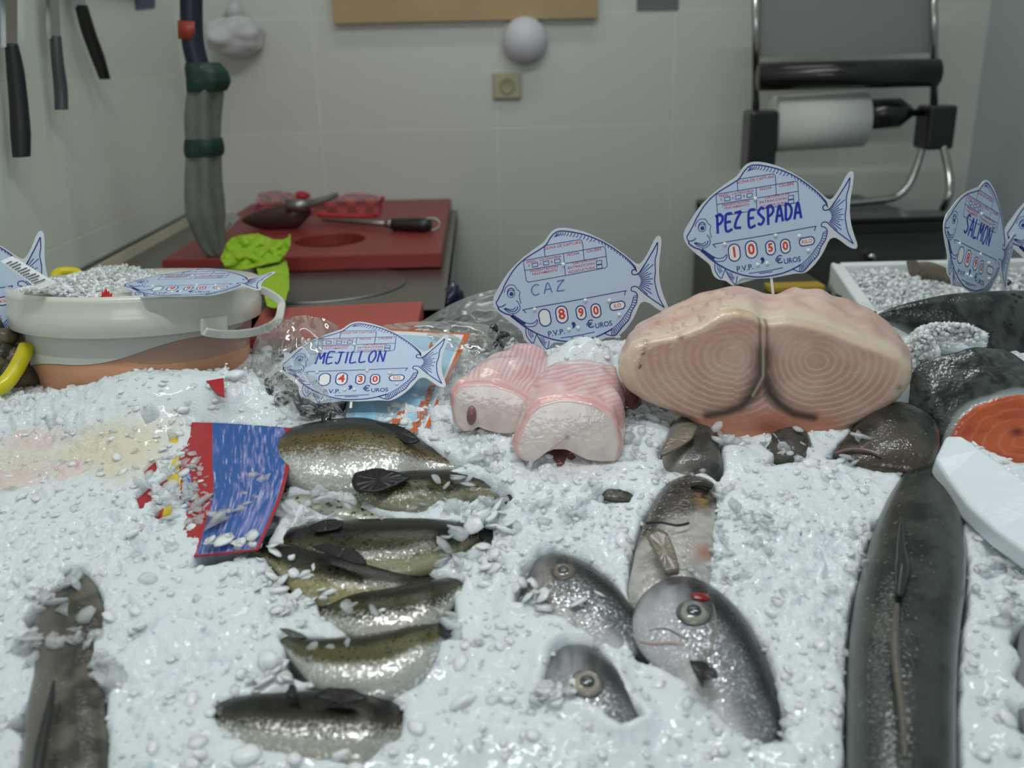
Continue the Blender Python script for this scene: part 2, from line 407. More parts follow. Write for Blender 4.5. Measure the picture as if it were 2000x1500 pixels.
M_trout = vcmat('trout_skin', .20, .35, .2, 500, spots=(150, .38, .55, .99, (.008, .008, .006)), flecks=(330, .56, .62, .85, (.85, .85, .78)))
M_trout2 = vcmat('trout_skin_bright', .20, .35, .3, 420, spots=(220, .32, .45, .9, (.015, .013, .008)), flecks=(300, .50, .54, .74, (.9, .9, .84)))
M_bream = vcmat('bream_skin', .2, .5, .35, 380, flecks=(380, .54, .32, .6, (.95, .97, 1)), scales=420)
M_breamp = vcmat('bream_pale_skin', .28, .7, .3, 300, flecks=(260, .6, .3, .6, (.8, .8, .78)), scales=300)
M_hake = vcmat('grey_fish_skin', .34, .45, .22, 200, flecks=(260, .64, .2, .5, (.5, .54, .52)), scales=320)
M_salmon = vcmat('salmon_skin', .3, .5, .35, 260, spots=(60, .2, .2, .9, (.008, .010, .010)), scales=260)
M_meat = vcmat('fish_meat', .25, .8, .25, 160, sss=.35)
M_meat2 = vcmat('swordfish_meat', .38, .35, .3, 220, sss=.25)
M_dfin = mat('dark_fin', (.010, .011, .010), .4, bump=.5, bscale=400, coat=.25, spec=.25)
M_gfin = mat('grey_fin', (.07, .075, .07), .3, bump=.6, bscale=400, coat=.6)
M_bfin = mat('brown_fin', (.16, .13, .09), .3, bump=.8, bscale=250, coat=.7, var=.4, vscale=150)
M_mouth = mat('mouth_line', (.16, .10, .10), .3, coat=.5)
M_lip = mat('pink_lip', (.45, .30, .28), .3, coat=.6)
for _m in (M_trout, M_trout2, M_bream, M_hake, M_salmon): _m.node_tree.nodes['Principled BSDF'].inputs['Specular IOR Level'].default_value = .25
def nz3(P3, s, seed=0): return fbm(P3[:, 0] * s + seed, P3[:, 1] * s + P3[:, 2] * s * .7, seed, 3)
def trout_col(back=(.010, .011, .008), mid=(.06, .052, .022), belly=(.27, .26, .17), a=.40, b=.58, c=.72, d=.90):
    def f(U, V, P3):
        v = V + .10 * nz3(P3, 60, 3)
        col = mixc(back, mid, sstep(a, b, v)); return mixc(col, np.broadcast_to(belly, col.shape), sstep(c, d, v)) if False else col * (1 - sstep(c, d, v))[:, None] + np.array(belly) * sstep(c, d, v)[:, None]
    return f
FISHES = []
from mathutils.bvhtree import BVHTree
def onbody(root, px, py, out=0.0):
    b = [c for c in root.children if c.name.startswith('body')][0]
    t = root.get('_t')
    bv = BVHTree.FromPolygons([v.co[:] for v in b.data.vertices], [tuple(p.vertices) for p in b.data.polygons])
    loc, n, i, d = bv.ray_cast(CAM, ray(px, py).normalized())
    if loc is None: return G(px, py, .02), PN.copy()
    if n.dot(ray(px, py)) > 0: n = -n
    return loc + n * out, n
def bgroove(name, pts, r, m_, parent):
    return tube(name, [onbody(parent, *p)[0] for p in cr(pts, 14)], r, m_, parent, 8, 28)
def beye(px, py, r, parent, iris=(150, 150, 140)):
    c, n = onbody(parent, px, py, -r * .12); return eye(px, py, 0, r, parent, fn=lambda *a: c, iris=iris, tilt=n * .75 + PN * .25)

def trout(label, st, vis, kw=None, mt=None, fins=(), thick=.5, name='trout', group='rainbow trout laid in a column on the ice', holekw=None):
    c = G((st[len(st) // 2][0] + st[len(st) // 2][2]) / 2, (st[len(st) // 2][1] + st[len(st) // 2][3]) / 2, -.02)
    r = thing(name, label, 'fish', c, group)
    fish_body('body', st, mt or M_trout, trout_col(**(kw or {})), r, thick=thick)
    for f in fins: fin(*f, r) if len(f) == 4 else fin(f[0], f[1], f[2], f[3], r, th=f[4])
    for v in vis: hole(v, **(holekw or {}))
    return r
h0 = .003
trout("largest silver-flanked trout, farthest back, its head under the blue card",
      [(470, 880, 472, 900, -.02), (520, 858, 515, 925, -.01), (590, 838, 580, 955, h0), (660, 827, 650, 965, h0), (720, 826, 710, 965, h0), (780, 842, 770, 950, h0), (830, 868, 815, 938, -.008), (880, 890, 868, 925, -.012), (920, 902, 910, 922, -.016), (960, 905, 955, 925, -.022)],
      [[(552, 850), (600, 832), (700, 822), (790, 838), (850, 872), (912, 900), (880, 915), (800, 920), (700, 915), (690, 935), (640, 942), (560, 945)]],
      kw=dict(back=(.006, .007, .005), mid=(.10, .075, .026), belly=(.42, .42, .38), a=.30, b=.46, c=.62, d=.76), mt=M_trout2,
      fins=[('dorsal_fin', [(735, 826), (770, 828), (800, 842), (822, 862), (800, 868), (750, 846)], .024, M_dfin), ('tail_fin', [(950, 908), (985, 890), (980, 915), (990, 940), (955, 922)], -.02, M_dfin)], thick=.42)
trout("small dark trout with raised black fin, half covered by ice, just below the farthest trout",
      [(630, 945, 632, 985, -.02), (690, 932, 690, 990, -.010), (760, 928, 755, 1000, h0), (820, 924, 820, 1000, h0), (880, 922, 878, 990, -.008), (930, 930, 925, 980, -.010), (970, 944, 963, 972, -.011), (1000, 962, 992, 978, -.013)],
      [[(688, 925), (720, 918), (780, 920), (880, 920), (940, 928), (985, 948), (1000, 965), (985, 985), (945, 962), (920, 975), (880, 975), (835, 955), (800, 965), (700, 980)]],
      fins=[('dorsal_fin', [(686, 942), (692, 924), (735, 914), (775, 922), (805, 932), (770, 950), (735, 962), (695, 960)], .026, M_dfin),
            ('tail_fin', [(995, 965), (1012, 985), (1005, 1000), (990, 1018), (994, 990), (980, 975)], .004, M_dfin)])
trout("pale yellowish speckled trout mostly buried under ice, third from the back",
      [(510, 945, 510, 985, -.02), (560, 950, 552, 995, -.012), (620, 960, 608, 1010, -.008), (680, 975, 668, 1022, -.008), (740, 992, 728, 1030, -.008), (790, 1008, 780, 1034, -.012)],
      [[(540, 955), (600, 962), (680, 978), (765, 1008), (760, 1022), (700, 1010), (630, 1000), (600, 978), (545, 972)]],
      kw=dict(back=(.10, .11, .08), mid=(.26, .27, .18), belly=(.5, .5, .4), a=.1, b=.3, c=.5, d=.8))
trout("long level dark trout with speckled gold flank, fourth from the back",
      [(515, 1052, 520, 1075, -.02), (560, 1036, 560, 1095, -.008), (620, 1026, 620, 1120, h0), (680, 1022, 680, 1135, h0), (760, 1019, 760, 1135, h0), (840, 1019, 838, 1118, h0), (900, 1023, 893, 1090, -.008), (945, 1028, 938, 1056, -.010), (965, 1030, 958, 1048, -.012)],
      [[(556, 1048), (600, 1030), (620, 1015), (660, 1013), (700, 1016), (900, 1016), (960, 1022), (955, 1060), (930, 1055), (900, 1075), (860, 1088), (800, 1100), (720, 1110), (640, 1110), (560, 1085)]],
      kw=dict(mid=(.055, .05, .025), belly=(.34, .32, .20), a=.45, b=.66, c=.74, d=.92),
      fins=[('dorsal_fin', [(600, 1030), (630, 1016), (655, 1014), (672, 1022), (660, 1034), (620, 1040)], .026, M_dfin),
            ('tail_fin', [(935, 1030), (960, 1026), (985, 1022), (965, 1042), (958, 1075), (935, 1052)], .002, M_dfin)])
trout("dark trout with folded black fin and spotted belly, touching the blue card's lower corner",
      [(470, 1050, 475, 1072, -.02), (530, 1062, 530, 1110, -.006), (590, 1068, 575, 1160, 0), (650, 1076, 640, 1188, .002), (710, 1090, 700, 1190, .002), (770, 1108, 765, 1180, 0), (825, 1116, 822, 1160, -.006), (875, 1122, 872, 1145, -.012), (905, 1126, 903, 1140, -.02)],
      [[(500, 1062), (540, 1060), (620, 1062), (700, 1080), (800, 1105), (870, 1118), (870, 1130), (800, 1150), (700, 1168), (640, 1165), (570, 1150), (545, 1110)]],
      kw=dict(mid=(.035, .032, .018), belly=(.32, .28, .13), a=.45, b=.6, c=.64, d=.86),
      fins=[('dorsal_fin', [(608, 1068), (640, 1062), (690, 1072), (712, 1090), (718, 1104), (690, 1100), (650, 1086)], .036, M_dfin), ('tail_fin', [(880, 1122), (905, 1112), (900, 1128), (912, 1145), (880, 1138)], -.015, M_dfin)])
trout("olive trout with a thin silver belly streak, third from the front",
      [(600, 1180, 604, 1200, -.02), (635, 1166, 637, 1225, -.008), (700, 1160, 698, 1255, h0), (770, 1152, 770, 1258, h0), (830, 1140, 835, 1240, h0), (880, 1128, 884, 1190, -.008), (910, 1120, 912, 1145, -.012)],
      [[(624, 1172), (640, 1158), (720, 1155), (800, 1145), (870, 1122), (905, 1120), (900, 1140), (885, 1165), (890, 1200), (850, 1200), (780, 1225), (710, 1225), (680, 1205), (635, 1205)]],
      kw=dict(mid=(.05, .045, .02), belly=(.40, .39, .32), a=.30, b=.45, c=.66, d=.82), mt=M_trout2,
      fins=[('tail_fin', [(885, 1126), (905, 1116), (925, 1112), (915, 1132), (918, 1150), (895, 1146)], -.006, M_dfin)])
trout("silvery trout with gold back stripe and curling black tail fin, second from the front",
      [(540, 1232, 545, 1250, -.016), (565, 1238, 568, 1290, -.008), (620, 1250, 622, 1350, h0), (690, 1248, 694, 1372, h0), (760, 1236, 766, 1368, h0), (820, 1220, 828, 1325, h0), (860, 1214, 866, 1262, -.008), (890, 1222, 888, 1245, -.01)],
      [[(545, 1232), (600, 1245), (690, 1245), (780, 1230), (860, 1210), (885, 1235), (850, 1245), (842, 1280), (790, 1300), (785, 1335), (700, 1345), (620, 1330), (560, 1310), (558, 1260)]],
      kw=dict(back=(.02, .022, .014), mid=(.085, .078, .028), belly=(.42, .42, .38), a=.24, b=.38, c=.55, d=.72), mt=M_trout2,
      fins=[('adipose_fin', [(545, 1228), (562, 1228), (590, 1238), (600, 1246), (570, 1246)], .008, M_gfin),
            ('tail_fin', [(860, 1218), (880, 1236), (884, 1228), (887, 1242), (868, 1246), (850, 1232)], .006, M_dfin)])
trout('dark-backed trout nearest the front edge, its belly fading into the ice',
      [(405, 1385, 408, 1410, -.02), (430, 1368, 433, 1440, -.008), (490, 1360, 492, 1470, h0), (560, 1356, 560, 1490, h0), (640, 1352, 642, 1500, h0), (710, 1360, 712, 1500, h0), (765, 1372, 765, 1475, -.008), (800, 1385, 798, 1430, -.016)],
      [[(422, 1372), (440, 1370), (480, 1358), (560, 1350), (640, 1338), (700, 1350), (785, 1372), (782, 1405), (775, 1440), (750, 1450), (600, 1445), (500, 1430), (430, 1412)]],
      kw=dict(mid=(.045, .038, .022), belly=(.36, .35, .30), a=.40, b=.52, c=.62, d=.82), mt=M_trout2,
      fins=[('adipose_fin', [(556, 1358), (568, 1336), (578, 1340), (584, 1366)], .026, M_dfin), ('dorsal_fin', [(610, 1360), (640, 1343), (690, 1346), (720, 1364), (670, 1376)], .032, M_dfin),
            ('tail_fin', [(424, 1368), (428, 1380), (445, 1378), (440, 1400), (424, 1398)], .006, M_gfin)])
# ---- sea breams
def bream_col(dark=(.012, .015, .018), side=(.13, .14, .15), belly=(.52, .52, .52), face=(.36, .34, .35), gill=.36, spot=True):
    def f(U, V, P3):
        v = V + .12 * nz3(P3, 50, 3); n = nz3(P3, 120, 9)
        col = mixc(dark, side, sstep(.26, .60, v)); s = sstep(.66, .95, v)[:, None]; col = col * (1 - s) + np.array(belly) * s
        f_ = (1 - sstep(gill * .55, gill, U + .05 * n))[:, None] * (0.3 + .7 * sstep(.05, .3, v))[:, None]; col = col * (1 - f_) + np.array(face) * f_
        b_ = (np.exp(-((U - .16) / .035) ** 2) + np.exp(-((U - .27) / .02) ** 2))[:, None] * sstep(.5, .2, v)[:, None] * .55; col = col * (1 - b_) + np.array((.05, .055, .065)) * b_
        g = np.exp(-((U - gill - .06) / .02) ** 2)[:, None] * .35; col = col * (1 - g) + np.array((.12, .10, .09)) * g
        if spot:
            g = (np.exp(-((U - gill - .10) / .045) ** 2 - ((v - .80) / .14) ** 2))[:, None] * .95; col = col * (1 - g) + np.array((.01, .012, .014)) * g
        return np.clip(col * (1 + .5 * n[:, None]), 0, 1)
    return f
def bream(label, st, vis, colf, eyep=None, th=.5, name='sea_bream', mt=None, hk=None, group=None, n=130):
    c = G((st[len(st) // 2][0] + st[len(st) // 2][2]) / 2, (st[len(st) // 2][1] + st[len(st) // 2][3]) / 2, -.02)
    r = thing(name, label, 'fish', c, group)
    fish_body('body', st, mt or M_bream, colf, r, thick=th, n=n, er=.03 if n > 140 else .10)
    if eyep:
        e = eye(*eyep, r)
    for v in vis: hole(v, **(hk or {}))
    FISHES.append(r); return r
b2 = bream("largest silver sea bream, head clear of the ice, red mark above its eye",
      [(1222, 1222, 1228, 1245, 0), (1240, 1182, 1252, 1275, 0), (1272, 1142, 1285, 1305, 0), (1312, 1126, 1320, 1335, 0), (1360, 1136, 1345, 1365, 0), (1412, 1168, 1370, 1395, 0), (1455, 1215, 1392, 1420, -.002), (1488, 1275, 1412, 1440, -.004), (1512, 1335, 1432, 1455, -.006), (1526, 1390, 1465, 1462, -.010), (1530, 1430, 1505, 1462, -.016)],
      [[(1215, 1225), (1240, 1165), (1285, 1120), (1330, 1116), (1400, 1150), (1460, 1210), (1500, 1280), (1530, 1390), (1530, 1440), (1480, 1445), (1425, 1415), (1385, 1365), (1350, 1335), (1310, 1300), (1250, 1275)]],
      bream_col(side=(.16, .17, .18), face=(.42, .41, .43)), th=.38)
beye(1355, 1197, .0125, b2)
bgroove('mouth', [(1250, 1254), (1280, 1258), (1310, 1256), (1338, 1260)], [.0006, .0016, .0018, .0006], M_lip, b2); bgroove('jaw_line', [(1268, 1232), (1300, 1228), (1325, 1240), (1345, 1250)], [.0004, .0008, .0004], mat('jaw_dark', (.10, .09, .085), .3), b2)
bgroove('gill_cover', [(1392, 1178), (1398, 1215), (1392, 1255), (1376, 1290), (1352, 1315)], [.0004, .0012, .0014, .0012, .0005], mat('gill_edge', (.22, .2, .18), .25, coat=.6), b2)
fin('pectoral_fin', [(1345, 1290), (1375, 1292), (1400, 1312), (1402, 1326), (1375, 1325), (1372, 1345), (1358, 1318)], .036, M_dfin, b2)
lathe('red_mark', [(.006, 0), (.0055, .0012), (.003, .002), (0, .0022)], onbody(b2, 1368, 1166)[0], mat('blood_red', (.25, .01, .01), .2, coat=.8), b2, 18, onbody(b2, 1368, 1166)[1], sx=1.5)
b1 = bream('sea bream with dark back and dull eye, left of the largest bream, snout pointing left',
      [(1010, 1178, 1016, 1196, -.002), (1028, 1130, 1046, 1205, 0), (1056, 1092, 1078, 1230, 0), (1100, 1088, 1115, 1245, 0), (1150, 1108, 1145, 1265, 0), (1198, 1145, 1178, 1280, -.002), (1238, 1195, 1212, 1290, -.006), (1262, 1235, 1240, 1296, -.012)],
      [[(1008, 1182), (1030, 1110), (1055, 1080), (1090, 1078), (1150, 1096), (1205, 1140), (1250, 1205), (1225, 1222), (1185, 1180), (1150, 1165), (1120, 1145), (1060, 1140), (1030, 1180)]],
      bream_col(dark=(.018, .022, .026), side=(.10, .11, .11), face=(.24, .215, .20), spot=False), th=.4, hk=dict(near=.15, rim=.008))
beye(1100, 1116, .0095, b1, iris=(120, 112, 100)); bgroove('mouth', [(1016, 1185), (1030, 1172), (1042, 1165)], [.0005, .0016, .0006], M_lip, b1)
b3 = bream("nearest sea bream, ringed grey eye and head half buried in the front ice",
      [(1052, 1340, 1060, 1362, -.002), (1074, 1292, 1085, 1400, 0), (1105, 1266, 1110, 1432, 0), (1150, 1268, 1135, 1455, 0), (1195, 1300, 1165, 1475, 0), (1232, 1350, 1200, 1488, -.004), (1262, 1402, 1238, 1492, -.012)],
      [[(1062, 1340), (1080, 1282), (1105, 1262), (1160, 1264), (1188, 1290), (1196, 1340), (1220, 1370), (1250, 1410), (1210, 1425), (1185, 1400), (1150, 1375), (1110, 1365), (1070, 1360)]],
      bream_col(dark=(.04, .045, .05), side=(.16, .17, .17), face=(.26, .27, .28), gill=.45), th=.4, hk=dict(near=.1, rim=.008))
beye(1147, 1335, .0115, b3, iris=(165, 155, 140))
# fish standing behind the largest bream
def vert_col(U, V, P3):
    n = nz3(P3, 70, 5); n2 = nz3(P3, 160, 8)
    top = mixc((.03, .028, .025), (.12, .10, .085), sstep(-.15, .15, n)); bot = mixc((.36, .34, .31), (.5, .48, .45), sstep(-.2, .2, n2))
    s = sstep(.38, .5, U + .12 * n + .25 * (V - .5) * -1)[:, None]; top = top * .6; col = top * (1 - s) + bot * s
    g = np.exp(-((U - .30) / .06) ** 2 - ((V - .25) / .18) ** 2)[:, None] * sstep(-.05, .1, n2)[:, None]; col = col * (1 - g) + np.array((.30, .17, .05)) * g
    g = np.exp(-((U - .62) / .05) ** 2 - ((V - .12) / .14) ** 2)[:, None]; col = col * (1 - g) + np.array((.38, .18, .12)) * g
    return col
b4 = bream("pale fish with brown smeared gills and folded yellowish fin, behind the largest bream",
      [(1392, 935, 1312, 938, -.012), (1398, 955, 1290, 960, -.002), (1400, 1000, 1266, 1005, .002), (1398, 1060, 1246, 1055, .002), (1392, 1110, 1234, 1110, 0), (1388, 1160, 1226, 1160, -.002), (1380, 1210, 1236, 1210, -.01), (1360, 1250, 1260, 1250, -.02)],
      [[(1305, 945), (1345, 928), (1395, 940), (1398, 985), (1398, 1010), (1385, 1025), (1350, 1038), (1345, 1060), (1365, 1090), (1370, 1110), (1340, 1125), (1300, 1130), (1260, 1170), (1235, 1180), (1224, 1150), (1232, 1080), (1262, 1000)]],
      vert_col, name='fish', th=.42, mt=M_breamp)
fin('breast_fin', [(1262, 1045), (1285, 1036), (1303, 1045), (1318, 1080), (1328, 1118), (1300, 1122), (1285, 1090)], .034, M_bfin, b4, th=.006)
groove('gill_slit', [(1262, 1022), (1290, 1020), (1322, 1026), (1345, 1022)], [.022, .027, .028, .026], .0014, mat('slit', (.02, .018, .016), .3), b4)
groove('mouth', [(1350, 945), (1372, 944), (1390, 950)], [.018, .018, .014], .004, mat('lip_dark', (.05, .045, .04), .3, coat=.6), b4)
def dk(a, b, c=(.3, .3, .28)):
    def f(U, V, P3):
        n = nz3(P3, 60, 6); col = mixc(a, b, sstep(-.12, .15, n)); s = sstep(.45, .8, V + .2 * n)[:, None]; return col * (1 - s) + np.array(c) * s
    return f
bream("grey rounded fish shoulder in the ice below the pale steak's left half",
      [(1372, 806, 1335, 812, -.006), (1392, 835, 1308, 838, .004), (1403, 870, 1295, 880, .006), (1410, 905, 1296, 915, .003), (1410, 935, 1320, 945, -.008), (1400, 960, 1345, 965, -.02)],
      [[(1318, 812), (1345, 805), (1375, 808), (1402, 850), (1414, 905), (1402, 935), (1360, 905), (1330, 895), (1288, 893), (1285, 882), (1310, 855)]],
      dk((.035, .036, .034), (.09, .085, .075), (.22, .2, .18)), name='fish', th=.42, mt=M_hake)
fin('breast_fin', [(1288, 893), (1302, 862), (1332, 832), (1362, 834), (1352, 858), (1322, 878)], .030, M_bfin, FISHES[-1], th=.003)
bream("small dark fish back peeping from the ice under the pale steak's middle",
      [(1495, 860, 1490, 885, -.012), (1530, 838, 1515, 905, -.004), (1565, 842, 1545, 915, -.004), (1590, 880, 1575, 910, -.016)],
      [[(1512, 842), (1540, 830), (1570, 838), (1585, 868), (1560, 862), (1525, 850)], [(1492, 862), (1525, 870), (1560, 868), (1575, 885), (1545, 905), (1500, 908), (1515, 885)]],
      dk((.02, .021, .02), (.06, .06, .05), (.08, .07, .06)), name='fish', th=.4, mt=M_hake, hk=dict(soft=.004))
b7 = bream("dark mottled fish head with pointed snout under the pale steak's right end",
      [(1622, 886, 1626, 894, -.006), (1645, 862, 1652, 905, 0), (1680, 824, 1688, 915, .002), (1715, 800, 1720, 920, .004), (1755, 794, 1755, 925, .004), (1790, 808, 1790, 930, .002), (1815, 835, 1812, 925, -.01)],
      [[(1618, 892), (1650, 850), (1690, 805), (1750, 785), (1800, 800), (1822, 860), (1815, 905), (1780, 895), (1740, 898), (1690, 885), (1650, 885)]],
      dk((.010, .012, .010), (.045, .045, .032), (.07, .055, .04)), name='fish', th=.40, mt=M_hake)
groove('mouth', [(1628, 886), (1660, 878), (1695, 880), (1720, 890)], [.004, .014, .02, .02], .002, M_mouth, b7)
bream("tiny dark fish scrap frozen between the trout tails and the breams",
      [(1158, 962, 1160, 972, -.008), (1185, 955, 1188, 978, -.002), (1220, 958, 1222, 980, -.002), (1250, 968, 1250, 980, -.01)],
      [[(1155, 965), (1190, 952), (1235, 958), (1225, 975), (1180, 974)]], dk((.02, .021, .02), (.06, .06, .05), (.08, .07, .06)), name='fish', th=.5, mt=M_hake, n=50, hk=dict(soft=.004))
# ---- big grey fish (right) and its counterpart (left)
def hake_col(U, V, P3):
    n = nz3(P3, 30, 6); n2 = nz3(P3, 110, 2)
    col = mixc((.016, .021, .017), (.044, .052, .042), sstep(-.15, .15, n + .5 * n2))
    e = sstep(.30, .5, np.abs(V - .5))[:, None]; col = col * (1 - .75 * e) + np.array((.15, .17, .165)) * .75 * e
    c = np.exp(-((V - .47) / .018) ** 2)[:, None]; g = c * (U < .33)[:, None] * .8; col = col * (1 - g) + np.array((.01, .01, .01)) * g
    return col
hk = bream("long grey-green fish lying belly down along the right side of the ice",
      [(1835, 895, 1785, 900, -.016), (1852, 925, 1762, 930, -.006), (1868, 970, 1735, 972, -.002), (1880, 1030, 1708, 1030, .002), (1886, 1090, 1690, 1090, .004), (1884, 1160, 1672, 1160, .006), (1874, 1240, 1660, 1240, .006), (1868, 1330, 1655, 1330, .006), (1866, 1430, 1654, 1430, .006), (1866, 1530, 1656, 1530, .004), (1860, 1640, 1670, 1640, 0), (1835, 1760, 1710, 1760, -.01)],
      [[(1775, 900), (1838, 898), (1862, 940), (1880, 1010), (1890, 1090), (1886, 1180), (1876, 1260), (1870, 1520), (1650, 1520), (1652, 1300), (1668, 1160), (1688, 1080), (1705, 1020), (1738, 1010), (1752, 960)]],
      hake_col, name='fish', th=.55, mt=M_hake, n=180)
tube('back_ridge', [G(1762, 1010, .030), G(1760, 1060, .036), G(1762, 1110, .040), G(1755, 1165, .042)], [.001, .004, .007, .003], mat('ridge_dark', (.012, .013, .012), .35, coat=.4), hk, 10, 30)
tube('dorsal_fin_fold', [G(1752, 1180, .042), G(1748, 1240, .044), G(1752, 1310, .045), G(1762, 1390, .045), G(1768, 1480, .045)], [.002, .0035, .0035, .003, .002], mat('ridge_brown', (.10, .085, .065), .3, coat=.5, bump=.6, bscale=300), hk, 10, 40)
lf = bream('dark brown-grey fish lying down the left edge under loose clear flakes',
      [(170, 1110, 140, 1112, -.012), (192, 1150, 100, 1155, -.002), (204, 1200, 70, 1210, .002), (202, 1260, 68, 1270, 0), (196, 1310, 66, 1320, 0), (204, 1370, 52, 1390, .004), (210, 1440, 46, 1460, .005), (214, 1520, 40, 1540, .004), (210, 1620, 50, 1640, -.004)],
      [[(128, 1112), (150, 1106), (185, 1140), (202, 1195), (194, 1245), (160, 1235), (115, 1232), (90, 1220), (60, 1222), (50, 1205), (95, 1165), (125, 1150)],
       [(88, 1290), (105, 1262), (158, 1290), (155, 1325), (200, 1350), (208, 1520), (36, 1520), (56, 1440), (22, 1405), (60, 1370), (92, 1340)]],
      dk((.05, .045, .036), (.13, .115, .09), (.13, .12, .1)), name='fish', th=.5, mt=M_hake, n=150)
tube('back_ridge', [G(105, 1330, .030), G(95, 1390, .034), G(80, 1460, .036), G(70, 1530, .036)], [.001, .004, .005, .004], mat('ridge_dark2', (.02, .02, .018), .35), lf, 10, 30)
bream("dark fish showing through ice at the right edge, beside the long grey-green fish",
      [(2050, 1170, 2000, 1200, -.012), (2060, 1230, 1990, 1240, 0), (2070, 1300, 1985, 1310, 0), (2070, 1400, 1990, 1400, 0), (2060, 1470, 2010, 1470, -.01)],
      [[(2040, 1190), (1988, 1230), (1978, 1260), (1998, 1290), (1985, 1320), (2010, 1345), (2050, 1340)], [(1970, 1370), (2000, 1385), (2040, 1380), (2040, 1440), (1995, 1425)]],
      dk((.04, .045, .045), (.12, .12, .12), (.2, .2, .2)), name='fish', th=.45, mt=M_hake)
# ================================================================ CUT PIECES
def cutpiece(name, front, back, Yf, Yb, mat_, colface, colside, parent, N=150, R=46, K=26, bulge=.012, dz=0.0, lean=0.0, edge=.05):
    """thick piece of fish: front face from a photo outline at distance Yf, back outline at Yb"""
    A = closed_resample(front, N, 2); B = closed_resample(back, N, 2)
    c = A.mean(0); V = []; cols = []
    ymax = A[:, 1].max(); ymin = A[:, 1].min()
    def pt(px, py, Y): 
        return P(px, py, Y + lean * (ymax - py) / (ymax - ymin))
    def jit(p): return p
    cP = pt(c[0], c[1], Yf)
    V.append(cP + Vector((0, -bulge * .3, 0))); info = [(c[0], c[1], 0.0, 0.0)]
    for r in range(1, R + 1):
        s = r / R
        for i in range(N):
            q = c + (A[i] - c) * s; p = pt(q[0], q[1], Yf)
            e = max(0, (s - .9) / .1); p.y += edge * .25 * e * e - bulge * .3 * (1 - s * s)
            V.append(p); info.append((q[0], q[1], s, 0.0))
    for r in range(1, K + 1):
        t = r / K; 
        for i in range(N):
            q = A[i] * (1 - t) + B[i] * t; 
            p = pt(A[i][0], A[i][1], Yf).lerp(P(B[i][0], B[i][1], Yb), t); o = (p - (cP + Vector((0, (Yb - Yf) * t, 0)))).normalized()
            p += o * (bulge * math.sin(PI * min(1, t * .9 + .05))) + o * .004 * (mnoise.noise(p * 40)); p.y += edge * .25 * (1 - t) 
            V.append(p); info.append((q[0], q[1], 1.0, t))
    F = [(0, 1 + i, 1 + (i + 1) % N) for i in range(N)]
    for r in range(R + K - 1):
        a = 1 + r * N; b = a + N
        for i in range(N): F.append((a + i, b + i, b + (i + 1) % N, a + (i + 1) % N))
    l = 1 + (R + K - 1) * N; F.append(tuple(range(l, l + N)))
    I = np.array(info); P3 = np.array([tuple(v) for v in V]); face = I[:, 3] <= 0
    cf = colface(I[:, 0], I[:, 1], I[:, 2], P3); cs = colside(I[:, 0], I[:, 1], I[:, 3], P3)
    col = np.where(face[:, None], cf, cs); m = (I[:, 3] > 0) & (I[:, 3] < .12)
    k = sstep(0, .12, I[:, 3])[:, None]; 
    Vv = np.zeros(len(V))
    return fix_normals(mesh(name, V, F, mat_, parent, True, col=np.clip(col, 0, 1), attr=Vv))
def segd(x, y, pts):
    d = np.full(x.shape, 1e9)
    for (x0, y0), (x1, y1) in zip(pts[:-1], pts[1:]):
        ex, ey = x1 - x0, y1 - y0; t = np.clip(((x - x0) * ex + (y - y0) * ey) / (ex * ex + ey * ey), 0, 1)
        d = np.minimum(d, np.hypot(x - x0 - t * ex, y - y0 - t * ey))
    return d
